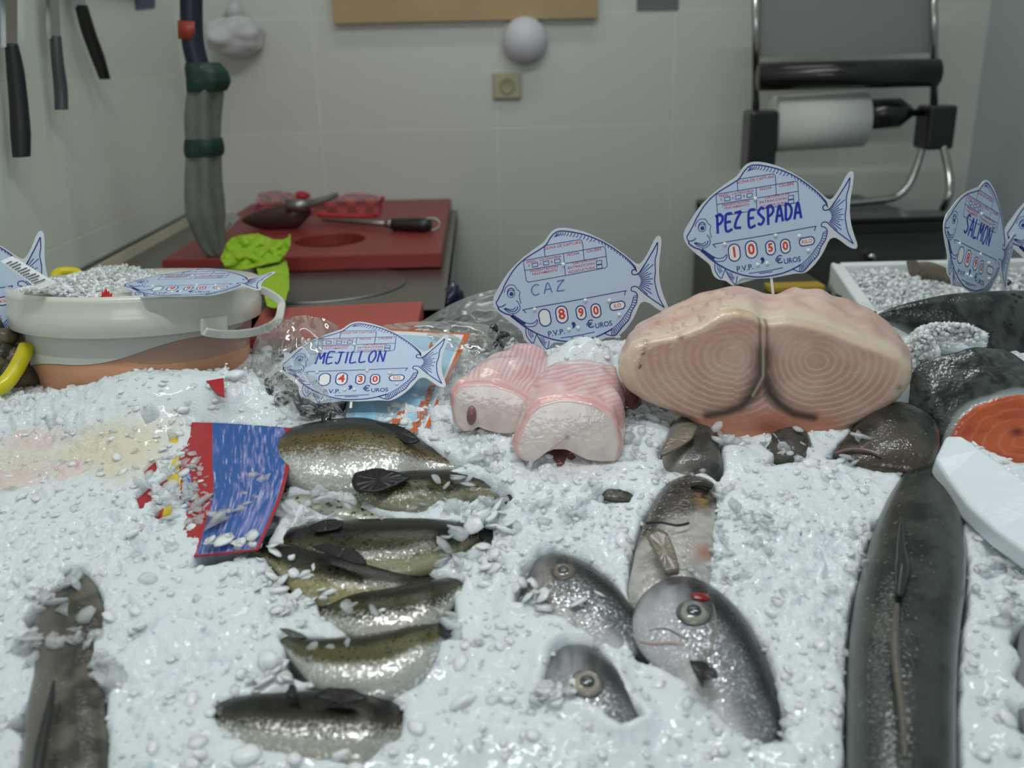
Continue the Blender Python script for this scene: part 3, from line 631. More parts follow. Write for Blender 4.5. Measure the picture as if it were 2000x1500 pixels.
# ---- swordfish
def sf_face(x, y, s, P3):
    n = fbm(x / 14, y / 14, 4, 3); n2 = fbm(x / 40, y / 40, 8, 3)
    base = mixc(lin(192, 150, 136), lin(200, 166, 152), sstep(-.2, .2, n2))
    left = x < 1496
    dl = np.hypot((x - 1434) * 1.0, (y - 695) * .95); dr = np.hypot((x - 1592) * .92, (y - 705) * 1.0)
    # rings stretch out sideways away from the backbone
    dl = np.where(x < 1434, np.hypot((x - 1434) * .70, (y - 695) * 1.02), dl); dr = np.where(x > 1592, np.hypot((x - 1592) * .72, (y - 705) * 1.02), dr)
    d = np.where(left, dl, dr) + 3 * n
    w = np.exp(-((((d / 11.5) % 1.0) - .5) / .16) ** 2) * (.35 + .65 * sstep(-40, 60, y - 690)) * sstep(4, 14, d)
    base = mixc(base, np.array(lin(226, 196, 178)), .6 * w)[..., 0, :] if False else base * (1 - .55 * w[:, None]) + np.array(lin(228, 200, 182)) * .55 * w[:, None]
    ed = sstep(.84, .97, s + .05 * n2)[:, None] * (y < 800)[:, None]; base = base * (1 - .7 * ed) + np.array(lin(214, 196, 170)) * .7 * ed
    # bottom flesh between the legs of the dark line
    tri = sstep(0, 14, (y - 752) - .62 * np.abs(x - 1490) * (y < 999))[:, None] * .0
    low = sstep(785, 815, y + .10 * np.abs(x - 1500) * -1 + 10 * n)[:, None] * sstep(190, 120, np.abs(x - 1490))[:, None]
    base = base * (1 - .8 * low) + np.array(lin(186, 118, 88)) * .8 * low
    rd = np.exp(-((x - 1498) / 30) ** 2 - ((y - 835) / 16) ** 2)[:, None] * .7; base = base * (1 - rd) + np.array(lin(140, 60, 40)) * rd
    lines = [[(1491, 690), (1488, 735), (1470, 770), (1445, 795), (1415, 806), (1380, 812)], [(1492, 735), (1502, 765), (1522, 790), (1550, 808), (1590, 816)]]
    dd = np.minimum(segd(x, y, lines[0]), segd(x, y, lines[1])); wv = 16 * sstep(850, 730, y) + 5
    k = np.exp(-(dd / wv) ** 2)[:, None] * .93; base = base * (1 - k) + np.array(lin(52, 44, 36)) * k
    d3 = segd(x, y, [(1492, 625), (1491, 700)]); k = np.exp(-((np.abs(x - 1491) - 7) / 3.5) ** 2)[:, None] * ((y > 622) & (y < 720))[:, None] * .75; base = base * (1 - k) + np.array(lin(92, 66, 54)) * k
    k = np.exp(-(segd(x, y, [(1491, 615), (1490, 735), (1470, 772)]) / 2.6) ** 2)[:, None] * .7; base = base * (1 - k) + np.array(lin(196, 176, 150)) * k
    k = np.exp(-(segd(x, y, [(1265, 665), (1256, 690), (1250, 718)]) / 3.5) ** 2)[:, None] * sstep(-.05, .12, n)[:, None]; base = base * (1 - k) + np.array(lin(84, 56, 40)) * k
    k = np.exp(-(np.hypot(x - 1330, y - 660) / 6) ** 2)[:, None] + np.exp(-(np.hypot(x - 1757, y - 757) / 5) ** 2)[:, None]; k = np.clip(k, 0, .7); base = base * (1 - k) + np.array(lin(120, 80, 50)) * k
    k = np.exp(-((x - 1440) / 36) ** 2 - ((y - 606) / 8) ** 2)[:, None] * .7; base = base * (1 - k) + np.array(lin(196, 150, 104)) * k
    return base * (1 + .12 * n[:, None])
def sf_side(x, y, t, P3):
    n = fbm(x / 30, y / 14, 14, 4); n2 = fbm(x / 9, y / 9, 18, 3)
    base = mixc(lin(204, 166, 152), lin(214, 186, 170), sstep(-.2, .2, n)); c = np.array(lin(214, 204, 180))
    k = sstep(.35, .0, t)[:, None] * .8; base = base * (1 - k) + c * k
    k = sstep(.12, .25, n2 + .3 * n)[:, None] * .6 * (x < 1440)[:, None]; base = base * (1 - k) + np.array(lin(168, 130, 96)) * k
    return base
sf = thing('swordfish_steak', 'huge pale pink steak with ringed flesh and dark wishbone line, standing on the ice', 'fish steak', P(1490, 850, 1.1))
Ysf = G(1490, 858, 0).y
front = [(1492, 628), (1470, 612), (1440, 606), (1405, 612), (1365, 636), (1310, 656), (1262, 664), (1232, 680), (1216, 705), (1210, 735), (1228, 765), (1262, 788), (1310, 806), (1350, 822), (1370, 850), (1390, 900), (1500, 915), (1610, 900), (1640, 850), (1680, 832), (1730, 805), (1762, 782), (1784, 750), (1786, 722), (1770, 700), (1735, 684), (1690, 668), (1640, 648), (1590, 632), (1540, 624), (1510, 628)]
back = [(1490, 574), (1468, 566), (1436, 558), (1400, 562), (1366, 572), (1320, 594), (1280, 612), (1246, 636), (1226, 662), (1222, 690), (1240, 720), (1270, 740), (1310, 760), (1350, 780), (1372, 800), (1400, 820), (1500, 830), (1600, 820), (1640, 800), (1680, 790), (1730, 765), (1756, 745), (1774, 715), (1778, 690), (1765, 664), (1736, 634), (1700, 604), (1650, 582), (1600, 566), (1550, 562), (1515, 574)]
cutpiece('flesh', front, back, Ysf, Ysf + .12, M_meat2, sf_face, sf_side, sf, N=260, R=80, K=30, bulge=.004, lean=.03, edge=.03)
# ---- shark (cazon) pieces
def sh_face(cx, cy):
    def f(x, y, s, P3):
        n = fbm(x / 26, y / 26, 3, 3); base = mixc(lin(226, 214, 204), lin(214, 196, 192), sstep(-.2, .25, n))
        e = sstep(.86, 1.0, s + .06 * n)[:, None]; base = base * (1 - e) + np.array(lin(226, 166, 166)) * e
        k = np.exp(-(np.hypot(x - cx, y - cy) / 5) ** 2)[:, None] * .7; base = base * (1 - k) + np.array(lin(150, 120, 100)) * k
        return base
    return f
def sh_side(sx, sy, ph):
    def f(x, y, t, P3):
        n = fbm(x / 18, y / 18, 23, 3); base = mixc(lin(226, 184, 182), lin(230, 208, 202), sstep(-.2, .2, n))
        w = np.exp(-(((((x * sx + y * sy) + ph + 5 * n) / 8.5) % 1.0 - .5) / .2) ** 2)
        L_ = sstep(.12, .0, t)[:, None]; k = (w * .55 * sstep(.0, .1, t) * sstep(.0, .2, fbm(x / 60, y / 60, 55, 2) + .22))[:, None]
        base = base * (1 - k) + np.array(lin(196, 112, 116)) * k; base = base * (1 - L_) + np.array(lin(226, 190, 186)) * L_
        return base
    return f
s1 = thing('shark_piece', 'front white shark chunk with pink striped back and hollow underneath', 'fish steak', G(1110, 905, 0), 'skinned shark chunks')
cutpiece('flesh', [(1088, 778), (1050, 788), (1028, 808), (1014, 840), (1003, 868), (1004, 890), (1022, 905), (1040, 906), (1050, 893), (1078, 880), (1105, 880), (1130, 892), (1150, 902), (1180, 906), (1210, 904), (1218, 870), (1210, 830), (1196, 806), (1160, 786), (1120, 778)],
         [(1110, 702), (1085, 706), (1068, 720), (1058, 745), (1052, 770), (1060, 790), (1075, 800), (1085, 800), (1095, 795), (1110, 790), (1125, 790), (1140, 792), (1155, 796), (1175, 800), (1200, 796), (1208, 770), (1208, 740), (1200, 718), (1170, 706), (1140, 702)],
         G(1110, 905, .01).y, G(1110, 905, .01).y + .13, M_meat, sh_face(1108, 853), sh_side(.25, .97, 0), s1, N=160, R=40, K=44, bulge=.006, lean=.02, edge=.03)
s2 = thing('shark_piece', 'left white shark chunk with pink ribbed side, its dark hollow facing left', 'fish steak', G(950, 850, 0), 'skinned shark chunks')
cutpiece('flesh', [(960, 748), (925, 748), (895, 752), (882, 770), (880, 800), (886, 832), (902, 846), (920, 844), (932, 836), (945, 842), (975, 850), (1005, 850), (1030, 838), (1045, 810), (1040, 785), (1010, 765)],
         [(1040, 672), (1010, 672), (985, 684), (968, 702), (955, 730), (955, 760), (960, 780), (975, 785), (985, 785), (995, 790), (1015, 795), (1040, 795), (1060, 780), (1072, 750), (1078, 715), (1065, 685)],
         G(950, 850, .01).y, G(950, 850, .01).y + .13, M_meat, sh_face(920, 800), sh_side(.97, .35, 3), s2, N=160, R=40, K=44, bulge=.006, lean=.015, edge=.03)
lathe('belly_hollow', [(.013, 0), (.011, .003), (.004, .005), (0, .005)], P(921, 812, G(950, 850, .01).y - .001), mat('hollow_brown', lin(136, 96, 88), .4, coat=.5), s2, 24, (0.1, -1, 0.1), sx=.45, sy=.9)
for nm, st in (('strip of dark red-brown fish skin tucked between the front shark chunk and the pale steak', [(1205, 735, 1200, 800, .0), (1222, 742, 1216, 800, .004), (1240, 765, 1232, 800, .004), (1252, 785, 1246, 800, -.004)]),
               ('wet brown-grey scrap of fish under the hollow of the front shark chunk', [(1035, 898, 1036, 912, -.006), (1060, 884, 1062, 915, -.002), (1095, 876, 1098, 915, 0), (1125, 884, 1125, 912, -.002), (1140, 896, 1140, 906, -.008)])):
    r = thing('fish_scrap', nm, 'fish scrap', G(st[1][0], st[1][1]))
    fish_body('flesh', st, M_meat, dk(lin(110, 62, 58), lin(160, 112, 104), lin(120, 80, 74)), r, n=40, thick=.4)
# ---- whole salmon at the back and the cut salmon
def sal_col(U, V, P3):
    n = nz3(P3, 30, 6); n2 = nz3(P3, 140, 2); col = mixc((.016, .022, .022), (.06, .072, .062), sstep(-.2, .25, n + n2)); s = sstep(.55, .95, V + .2 * n)[:, None]
    return col * (1 - s) + np.array((.16, .18, .17)) * s
def atY(Y): return lambda px, py, h: P(px, py, Y + h)
sw = thing('salmon', 'whole dark-backed salmon lying across the back right corner in front of the white foam box', 'fish', P(1880, 700, 1.27))
fish_body('body', [(1700, 622, 1702, 626, 0), (1735, 604, 1740, 636, 0), (1790, 588, 1798, 668, 0), (1850, 576, 1858, 712, 0), (1920, 570, 1930, 745, 0), (2000, 568, 2005, 775, 0), (2080, 572, 2080, 790, 0), (2160, 590, 2150, 790, 0)], M_salmon, sal_col, sw, fn=atY(1.22), nrm=Vector((0, -1, .2)), thick=.5)
def cs_face(x, y, s, P3):
    n = fbm(x / 40, y / 14, 3, 3); base = mixc(lin(206, 96, 52), lin(190, 78, 44), sstep(-.2, .2, n)); w = np.exp(-((((s * 5.0 + .6 * n) % 1) - .5) / .1) ** 2)[:, None] * .35
    base = base * (1 - w) + np.array(lin(226, 150, 110)) * w; e = sstep(.95, .985, s)[:, None]; base = base * (1 - e) + np.array(lin(150, 160, 160)) * e
    k = np.exp(-((x - 1985) / 14) ** 2 - ((y - 842) / 10) ** 2)[:, None]; return base * (1 - k) + np.array(lin(110, 40, 34)) * k
def cs_side(x, y, t, P3):
    n = nz3(P3, 40, 5); n2 = nz3(P3, 160, 3); base = mixc((.018, .023, .022), (.07, .082, .07), sstep(-.2, .25, n + n2)); k = sstep(.06, 0, t)[:, None]
    return base * (1 - k) + np.array(lin(150, 160, 160)) * k
cs = thing('cut_salmon', 'salmon piece with speckled dark skin and its orange cut face towards the right edge', 'fish steak', P(1930, 890, 1.05))
M_cs = vcmat('cut_salmon_skin', .28, .7, .35, 260, sss=.08, scales=200)
cutpiece('flesh', [(1990, 768), (1950, 776), (1905, 792), (1875, 815), (1858, 842), (1852, 872), (1862, 905), (1890, 930), (1950, 945), (2030, 950), (2100, 930), (2135, 890), (2130, 840), (2100, 800), (2050, 775)],
         [(1930, 680), (1885, 682), (1845, 692), (1800, 712), (1772, 745), (1762, 790), (1766, 845), (1785, 885), (1860, 890), (1920, 880), (1980, 860), (2030, 820), (2040, 770), (2020, 720), (1980, 690)],
         1.0, 1.08, M_cs, cs_face, cs_side, cs, N=150, R=40, K=40, bulge=.006, lean=.03, edge=.02)
hole([(1752, 775), (1785, 742), (1830, 735), (2050, 740), (2060, 900), (1990, 900), (1960, 885), (1880, 850), (1835, 905), (1790, 900), (1770, 850)], depth=.06, near=.2)
# white block leaning over the cut salmon
def flat_block(name, poly, h, th, m_, label, cat, tilt=None, kind=None):
    hs = h if isinstance(h, (list, tuple)) else [h] * len(poly)
    pts = [G(x, y, hh) for (x, y), hh in zip(poly, hs)]
    o = prism(name, pts, PN, th, m_); tag(o, label, cat); b = o.modifiers.new('b', 'BEVEL'); b.width = .004; b.segments = 3; b.limit_method = 'ANGLE'
    return o
M_slab = mat('ice_slab', lin(222, 230, 234), .3, bump=.35, bscale=90, sss=.3, coat=.4)
flat_block('ice_slab', [(1848, 850), (1880, 850), (1930, 885), (1985, 925), (2060, 975), (2070, 1125), (2000, 1075), (1945, 1035), (1890, 985), (1850, 930), (1827, 895)], [.045, .048, .05, .05, .05, .035, .032, .03, .03, .032, .038], .022, M_slab, 'smooth white slab of frozen ice leaning over the orange cut fish at the right edge', 'ice slab')
# ---- blue printed card (bent), red edges
hole(near=.8, poly=[(378, 826), (575, 838), (578, 885), (556, 965), (508, 1080), (375, 1098), (405, 1050), (420, 1010), (410, 990), (455, 985), (490, 950), (460, 930), (430, 915), (405, 905), (392, 880)], depth=.028, jit=1.2)
for pl in ([(282, 832), (300, 828), (312, 834), (290, 842)], [(280, 905), (300, 888), (306, 905), (285, 925)], [(262, 955), (290, 935), (300, 960), (275, 985)], [(90, 822), (110, 820), (118, 830), (98, 834)], [(300, 985), (330, 975), (330, 1000), (305, 1010)], [(255, 1078), (270, 1076), (270, 1086), (256, 1086)], [(330, 850), (345, 848), (345, 862), (332, 862)], [(310, 930), (345, 915), (345, 930), (315, 945)]):
    hole(pl, depth=.03, soft=.003, rim=.0, jit=.6, near=.0)
def card():
    r0 = [(120, 824, -.012), (300, 826, -.004), (400, 827, .010), (480, 831, .014), (574, 838, .018)]
    r1 = [(110, 900, -.012), (300, 905, -.005), (400, 905, .007), (480, 906, .014), (566, 905, .018)]
    r2 = [(100, 970, -.016), (300, 970, -.006), (400, 972, .006), (480, 972, .015), (550, 970, .020)]
    r3 = [(110, 1110, -.012), (270, 1105, -.010), (370, 1090, .000), (440, 1083, .008), (505, 1075, .014)]
    rows = cr([cr(r, 220).ravel() for r in (r0, r1, r2, r3)], 160).reshape(160, 220, 3)
    V = []; col = []; F = []
    for j in range(160):
        for i in range(220):
            x, y, h = rows[j, i]; V.append(G(x, y, h)); u = i / 219; v = j / 159
            st_ = fbm(np.array(u * 90), np.array(v * 12 + .3 * u), 5, 4); st2 = vnoise(np.array(u * 180), np.array(v * 22), 3)
            c = np.array(lin(40, 88, 156)); k = float(sstep(-.02, .28, st_ * 1.3 + .55 * (u - .72) + .22 * (st2 - .5) + .06 * v)); c = c * (1 - k) + np.array(lin(128, 130, 186)) * k
            k = float(sstep(.22, .34, st_ * 1.2 + .3 * (st2 - .5))) * .6; c = c * (1 - k) + np.array(lin(196, 204, 226)) * k
            lim = .545
            if u < lim or (u > .965): c = np.array(lin(168, 30, 40))
            if .30 < u < .36: c = np.array(lin(226, 200, 40))
            if .37 < u < .42 and v > .45: c = np.array(lin(60, 130, 190))
            if u > .94 and v < .30: c = np.array(lin(160, 30, 40))
            if v > .985: c = np.array(lin(168, 30, 40))
            
            col.append(c)
    for j in range(159):
        for i in range(219): F.append((j * 220 + i, j * 220 + i + 1, (j + 1) * 220 + i + 1, (j + 1) * 220 + i))
    o = mesh('printed_card', V, F, vcmat('printed_card', .35, .3, .05, 50), None, True, col=col, attr=np.zeros(len(V)))
    s = o.modifiers.new('s', 'SOLIDIFY'); s.thickness = .0014; s.offset = -1
    tag(o, 'bent blue printed card with red border, half buried in ice at the left', 'card')
card()
r = prism('card_scrap', [G(402, 744, .040), G(436, 738, .046), G(438, 776, .044), G(424, 772, .036)], (0, -.7, .7), .0015, mat('card_red', lin(176, 36, 48), .5)); tag(r, 'small red scrap of card poking from the ice in front of the white bucket', 'card scrap')
# pale pinkish fish under the ice at the left
pf = thing('squid', 'cream and pink flat fish flesh half hidden under snow-like ice at the left edge', 'seafood', G(120, 900, 0))
def pf_col(U, V, P3):
    n = nz3(P3, 25, 6); n2 = nz3(P3, 60, 16); c = mixc(lin(222, 216, 196), lin(226, 206, 204), sstep(-.1, .2, n)); k = sstep(.12, .24, n2)[:, None]; return c * (1 - k) + np.array(lin(206, 130, 130)) * k
fish_body('body', [(-60, 850, -60, 930, -.03), (0, 845, 0, 990, -.018), (90, 842, 90, 1010, -.0175), (180, 846, 180, 990, -.0175), (270, 852, 265, 950, -.019), (340, 862, 330, 905, -.03)], vcmat('pale_flesh', .4, .4, .4, 90, sss=.3), pf_col, pf, thick=.2)
for pl in ([(0, 868), (60, 862), (140, 860), (190, 866), (200, 880), (150, 895), (60, 890), (0, 900)], [(0, 915), (50, 905), (85, 935), (60, 960), (0, 970)], [(110, 930), (150, 925), (140, 950), (115, 950)], [(230, 900), (290, 870), (285, 890), (240, 920)]):
    hole(pl, depth=-.001, soft=.03, rim=.0, jit=5, near=0)
# ================================================================ ICE MESH
H = np.where(YY > 1.12, H * .6 - .0, H)
ZZ = base_z(YY) + H
# smooth end of the bed at the back: ice falls off behind
ZZ = ZZ - .0
def ice_h(x, y):
    i = min(max(int((x - gx0) / (gx1 - gx0) * (nx - 1)), 0), nx - 1); j = min(max(int((y - gy0) / (gy1 - gy0) * (ny - 1)), 0), ny - 1)
    return ZZ[j, i], MASK[j, i]
def grid_mesh(name, X, Y, Z, m_):
    h, w = X.shape; me = bpy.data.meshes.new(name); n = h * w
    me.vertices.add(n); me.vertices.foreach_set('co', np.stack([X, Y, Z], -1).astype(np.float32).ravel())
    idx = np.arange(n).reshape(h, w); q = np.stack([idx[:-1, :-1], idx[:-1, 1:], idx[1:, 1:], idx[1:, :-1]], -1).reshape(-1, 4)
    me.loops.add(len(q) * 4); me.loops.foreach_set('vertex_index', q.ravel().astype(np.int32)); me.polygons.add(len(q))
    me.polygons.foreach_set('loop_start', np.arange(0, len(q) * 4, 4, dtype=np.int32)); me.polygons.foreach_set('loop_total', np.full(len(q), 4, dtype=np.int32))
    me.update(calc_edges=True); me.validate(); return me
def ice_mat(name, c, rough, trans, bump, sss, sc=500):
    m = mat(name, c, rough, 0, bump, sc, 0, 20, coat=.5, trans=trans, ior=1.31)
    B = m.node_tree.nodes['Principled BSDF']
    if sss: B.inputs['Subsurface Weight'].default_value = sss; B.inputs['Subsurface Radius'].default_value = (.7, .9, 1); B.inputs['Subsurface Scale'].default_value = .013
    return m
M_ice = ice_mat('crushed_ice', (.80, .865, .885), .40, 0, .8, .4)
M_flake = ice_mat('ice_flake', (.82, .885, .90), .25, .0, .4, .5, 250)
M_clear = ice_mat('clear_ice', (.80, .87, .89), .12, 0, .5, .6, 120); M_clear.node_tree.nodes['Principled BSDF'].inputs['Alpha'].default_value = .45; M_clear.node_tree.nodes['Principled BSDF'].inputs['Coat Weight'].default_value = .8
# flakes: irregular lens shaped lumps, gathered into one mesh with the bed
def ico(sub):
    bm = bmesh.new(); bmesh.ops.create_icosphere(bm, subdivisions=sub, radius=1); v = np.array([x.co[:] for x in bm.verts]); f = np.array([[x.index for x in q.verts] for q in bm.faces]); bm.free(); return v, f
IC = {1: ico(1), 2: ico(2)}
def flakes(spec):
    """spec: list of (x,y,z,size,flat,sub,matidx,tilt)"""
    Vs = []; Fs = []; Ms = []; off = 0
    for (x, y, z, s, fl, sub, mi, tilt) in spec:
        v, f = IC[sub]; a = RNG.rand() * 6.28
        w = v * (1 + .28 * RNG.randn(len(v), 1) * (.8 if sub == 1 else .35)); w = w * np.array([s, s * (.55 + .4 * RNG.rand()), s * fl])
        R_ = np.array(Matrix.Rotation(a, 3, 'Z') @ Matrix.Identity(3)); T_ = np.array(Matrix.Rotation(RNG.randn() * tilt, 3, 'X') @ Matrix.Rotation(RNG.randn() * tilt, 3, 'Y'))
        w = w @ R_.T @ T_.T; Vs.append(w + np.array([x, y, z])); Fs.append(f + off); Ms += [mi] * len(f); off += len(v)
    return np.vstack(Vs), np.vstack(Fs), np.array(Ms)
def pointsmesh(name, V, F, M_, mats, smooth=True):
    me = bpy.data.meshes.new(name); me.vertices.add(len(V)); me.vertices.foreach_set('co', V.astype(np.float32).ravel())
    k = F.shape[1]; me.loops.add(len(F) * k); me.loops.foreach_set('vertex_index', F.ravel().astype(np.int32)); me.polygons.add(len(F))
    me.polygons.foreach_set('loop_start', np.arange(0, len(F) * k, k, dtype=np.int32)); me.polygons.foreach_set('loop_total', np.full(len(F), k, dtype=np.int32))
    me.polygons.foreach_set('material_index', M_.astype(np.int32)); me.update(calc_edges=True)
    for m_ in mats: me.materials.append(m_)
    me.polygons.foreach_set('use_smooth', [smooth] * len(F)); return me
spec = []
def visible_xy(x, y): return abs(x) < .62 * y + .12
NF = 9000; k = 0
while k < NF:
    y = .42 + .9 * RNG.rand() ** 1.1; x = (RNG.rand() * 2 - 1) * .9
    if not visible_xy(x, y): continue
    z, mk = ice_h(x, y); k += 1
    if mk > .35 and RNG.rand() > .012: continue
    dens = vnoise(np.array(x * 14 + 50), np.array(y * 14), 91)
    s = .0016 + .0036 * RNG.rand() ** 2 + (.005 * RNG.rand() if RNG.rand() < .14 else 0)
    if dens > .62 and RNG.rand() < .5: s *= 1.5
    if mk > .35: z = float(base_z(y)) + .018; s *= 1.3
    spec.append((x, y, z + s * .02, s, .32 + .2 * RNG.rand(), 1 if s < .004 else 2, 0 if RNG.rand() < .7 else 1, .35))
# larger rounded flakes where the photograph shows them
def patch(px, py, rx, ry, n, s0, s1, mi=1, h=.004, fl=.3):
    for _ in range(int(n * .55)):
        a = RNG.rand() * 6.28; q = math.sqrt(RNG.rand()); p = G(px + rx * q * math.cos(a), py + ry * q * math.sin(a), 0)
        z, mk = ice_h(p.x, p.y); zz = float(base_z(p.y))
        spec.append((p.x, p.y, max(z, zz - .004 if mk < .5 else zz + .014) + h * RNG.rand(), (s0 + (s1 - s0) * RNG.rand() ** 1.5) * (.75 + .6 * RNG.rand()), fl * .55 + .15 * RNG.rand(), 2 if RNG.rand() < .5 else 1, mi, .5))
patch(880, 985, 110, 35, 60, .006, .012); patch(620, 1010, 75, 30, 45, .006, .013); patch(600, 945, 60, 14, 14, .006, .011); patch(400, 985, 110, 60, 110, .005, .011)
patch(330, 930, 70, 50, 40, .005, .009); patch(388, 960, 22, 60, 70, .005, .010); patch(480, 965, 60, 14, 40, .005, .010); patch(1060, 1165, 60, 10, 40, .005, .009, 0); patch(1080, 1385, 50, 14, 40, .005, .009, 0); patch(900, 1090, 60, 30, 30, .006, .012); patch(590, 1180, 60, 40, 40, .005, .011, 0); patch(700, 1220, 60, 14, 14, .007, .013, 1); patch(880, 1235, 30, 30, 10, .006, .011)
patch(520, 1330, 50, 30, 25, .006, .012, 0); patch(650, 1300, 40, 16, 8, .007, .011); patch(1000, 900, 90, 40, 60, .005, .010); patch(1440, 1060, 70, 90, 110, .004, .009); patch(130, 1190, 70, 50, 26, .006, .013)
patch(1540, 890, 50, 30, 26, .004, .008); patch(480, 1085, 70, 10, 22, .006, .011, 0); patch(530, 1130, 30, 40, 24, .005, .010, 0); patch(1230, 860, 50, 60, 60, .005, .009); patch(1100, 990, 90, 50, 60, .005, .009); patch(1430, 870, 40, 24, 18, .007, .013)
patch(1670, 1080, 25, 60, 20, .005, .009); patch(1950, 1160, 50, 100, 50, .005, .010); patch(1360, 1110, 40, 50, 26, .004, .007); patch(960, 1060, 40, 60, 40, .006, .012, 0); patch(1690, 900, 80, 20, 30, .006, .010, 1, .008); patch(120, 1268, 80, 24, 70, .006, .013); patch(200, 1330, 40, 40, 30, .006, .012); patch(100, 1180, 50, 30, 20, .006, .012)
patch(1120, 1200, 90, 16, 40, .006, .011, 0, .012); patch(720, 900, 200, 60, 0, .003, .004)
# snow heaped on and between the shark chunks and beside the steak
def heap(px, py, Y, rx, ry, n, s0=.004, s1=.010, dz=.01, dy=.02):
    for _ in range(n):
        a = RNG.rand() * 6.28; q = math.sqrt(RNG.rand()); p = P(px + rx * q * math.cos(a), py + ry * q * math.sin(a), Y + dy * (RNG.rand() - .5))
        spec.append((p.x, p.y, p.z, s0 + (s1 - s0) * RNG.rand(), .7, 1, 0 if RNG.rand() < .8 else 1, .6))
heap(1130, 705, 1.14, 80, 18, 700, .002, .006); heap(1080, 760, 1.08, 30, 20, 420, .002, .005); heap(1165, 725, 1.15, 45, 14, 260, .002, .006)
heap(1850, 655, 1.165, 66, 22, 900, .002, .006, dy=.05); heap(1800, 685, 1.14, 26, 34, 500, .002, .006, dy=.04); heap(1950, 715, 1.14, 60, 14, 300, .002, .006)
V_, F_, M_ = flakes(spec)
me = grid_mesh('crushed_ice', XX, YY, ZZ, M_ice)
TINT = np.ones((ny, nx, 4), np.float32); TINT[..., :3] = (.80, .865, .885)
def stain(px, py, rx, ry, c, k, seed=5):
    g = G(px, py, 0); nn = fbm(XX * 22, YY * 22, seed, 4); w = k * sstep(1.15, .35, np.hypot((XX - g.x) / rx, (YY - g.y) / ry) + 1.1 * nn)
    TINT[..., :3] = TINT[..., :3] * (1 - w[..., None]) + np.array(c) * w[..., None]
stain(110, 900, .13, .055, lin(226, 218, 200), .85); stain(40, 930, .05, .03, lin(230, 200, 192), .6, 9); stain(240, 880, .08, .05, lin(228, 218, 190), .7, 3); stain(60, 860, .06, .02, lin(226, 200, 196), .6, 7); stain(400, 960, .05, .05, lin(206, 206, 214), .6, 2); stain(1110, 930, .07, .02, lin(222, 206, 206), .4, 4)
ca_ = me.color_attributes.new('Col', 'FLOAT_COLOR', 'POINT'); ca_.data.foreach_set('color', TINT.ravel())
_n = M_ice.node_tree.nodes; _a = _n.new('ShaderNodeAttribute'); _a.attribute_name = 'Col'; M_ice.node_tree.links.new(_a.outputs['Color'], _n['Principled BSDF'].inputs['Base Color']); me.materials.append(M_ice); ice = bpy.data.objects.new('crushed_ice', me); COL.objects.link(ice)
me.polygons.foreach_set('use_smooth', [True] * len(me.polygons)); tag(ice, 'bed of crushed white ice covering the sloping fish counter', 'ice', kind='stuff')
me2 = pointsmesh('loose_ice_flakes', V_, F_, M_, [M_flake, M_clear]); fl_o = bpy.data.objects.new('loose_ice_flakes', me2); COL.objects.link(fl_o)
fl_o.parent = ice; fl_o['kind'] = 'stuff'
def mound(px, py, Y, r, sc, seed):
    bm = bmesh.new(); bmesh.ops.create_icosphere(bm, subdivisions=5, radius=1); c = P(px, py, Y)
    for v in bm.verts:
        q = v.co.copy(); k = 1 + .30 * mnoise.noise(q * 1.7 + Vector((seed * 5, 0, 0))) + .16 * mnoise.noise(q * 6 + Vector((seed, 3, 0))) + .08 * mnoise.noise(q * 16)
        v.co = Vector((q.x * sc[0], q.y * sc[1], q.z * sc[2])) * r * k + c
    return bm_obj('ice_mound', bm, M_flake, ice, True)
mound(1850, 662, 1.165, .052, (1, .5, .36), 1); mound(1802, 690, 1.15, .026, (.8, .8, 1), 2); mound(1130, 712, 1.15, .058, (1, .5, .3), 3)
# steel tray carrying the ice
M_steel = mat('brushed_steel', (.42, .43, .43), .3, 1.0, .06, 300, .08, 8)
cb = thing('fish_counter', 'stainless steel counter tray that holds the bed of ice', 'counter', (0, .9, 0))
def sbox(name, x0, x1, y0, y1, z0, z1, m_, par=None, bv=0):
    o = bm_obj(name, box_bm(x0, x1, y0, y1, z0, z1), m_, par)
    if bv: bevel(o, bv)
    return o
me = bpy.data.meshes.new('tray'); V = []
for x in (-1.0, 1.0):
    for (y, z) in ((.33, float(base_z(.33)) - .09), (YB, float(base_z(YB)) - .09), (1.53, float(base_z(1.53)) - .09), (1.53, .02), (.33, .02)): V.append((x * .82 if False else x, y, z))
XLt = XL + .004
V = [(max(v[0], XLt - .0) if v[0] < 0 else v[0], v[1], v[2]) for v in V]
mesh('tray', V, [(0, 5, 6, 1), (1, 6, 7, 2), (2, 7, 8, 3), (3, 8, 9, 4), (4, 9, 5, 0), (0, 1, 2, 3, 4), (5, 9, 8, 7, 6)], M_steel, cb, False)
sbox('front_lip', XLt, 1.0, .31, .33, float(base_z(.33)) - .12, float(base_z(.33)) + .02, M_steel, cb, .003)
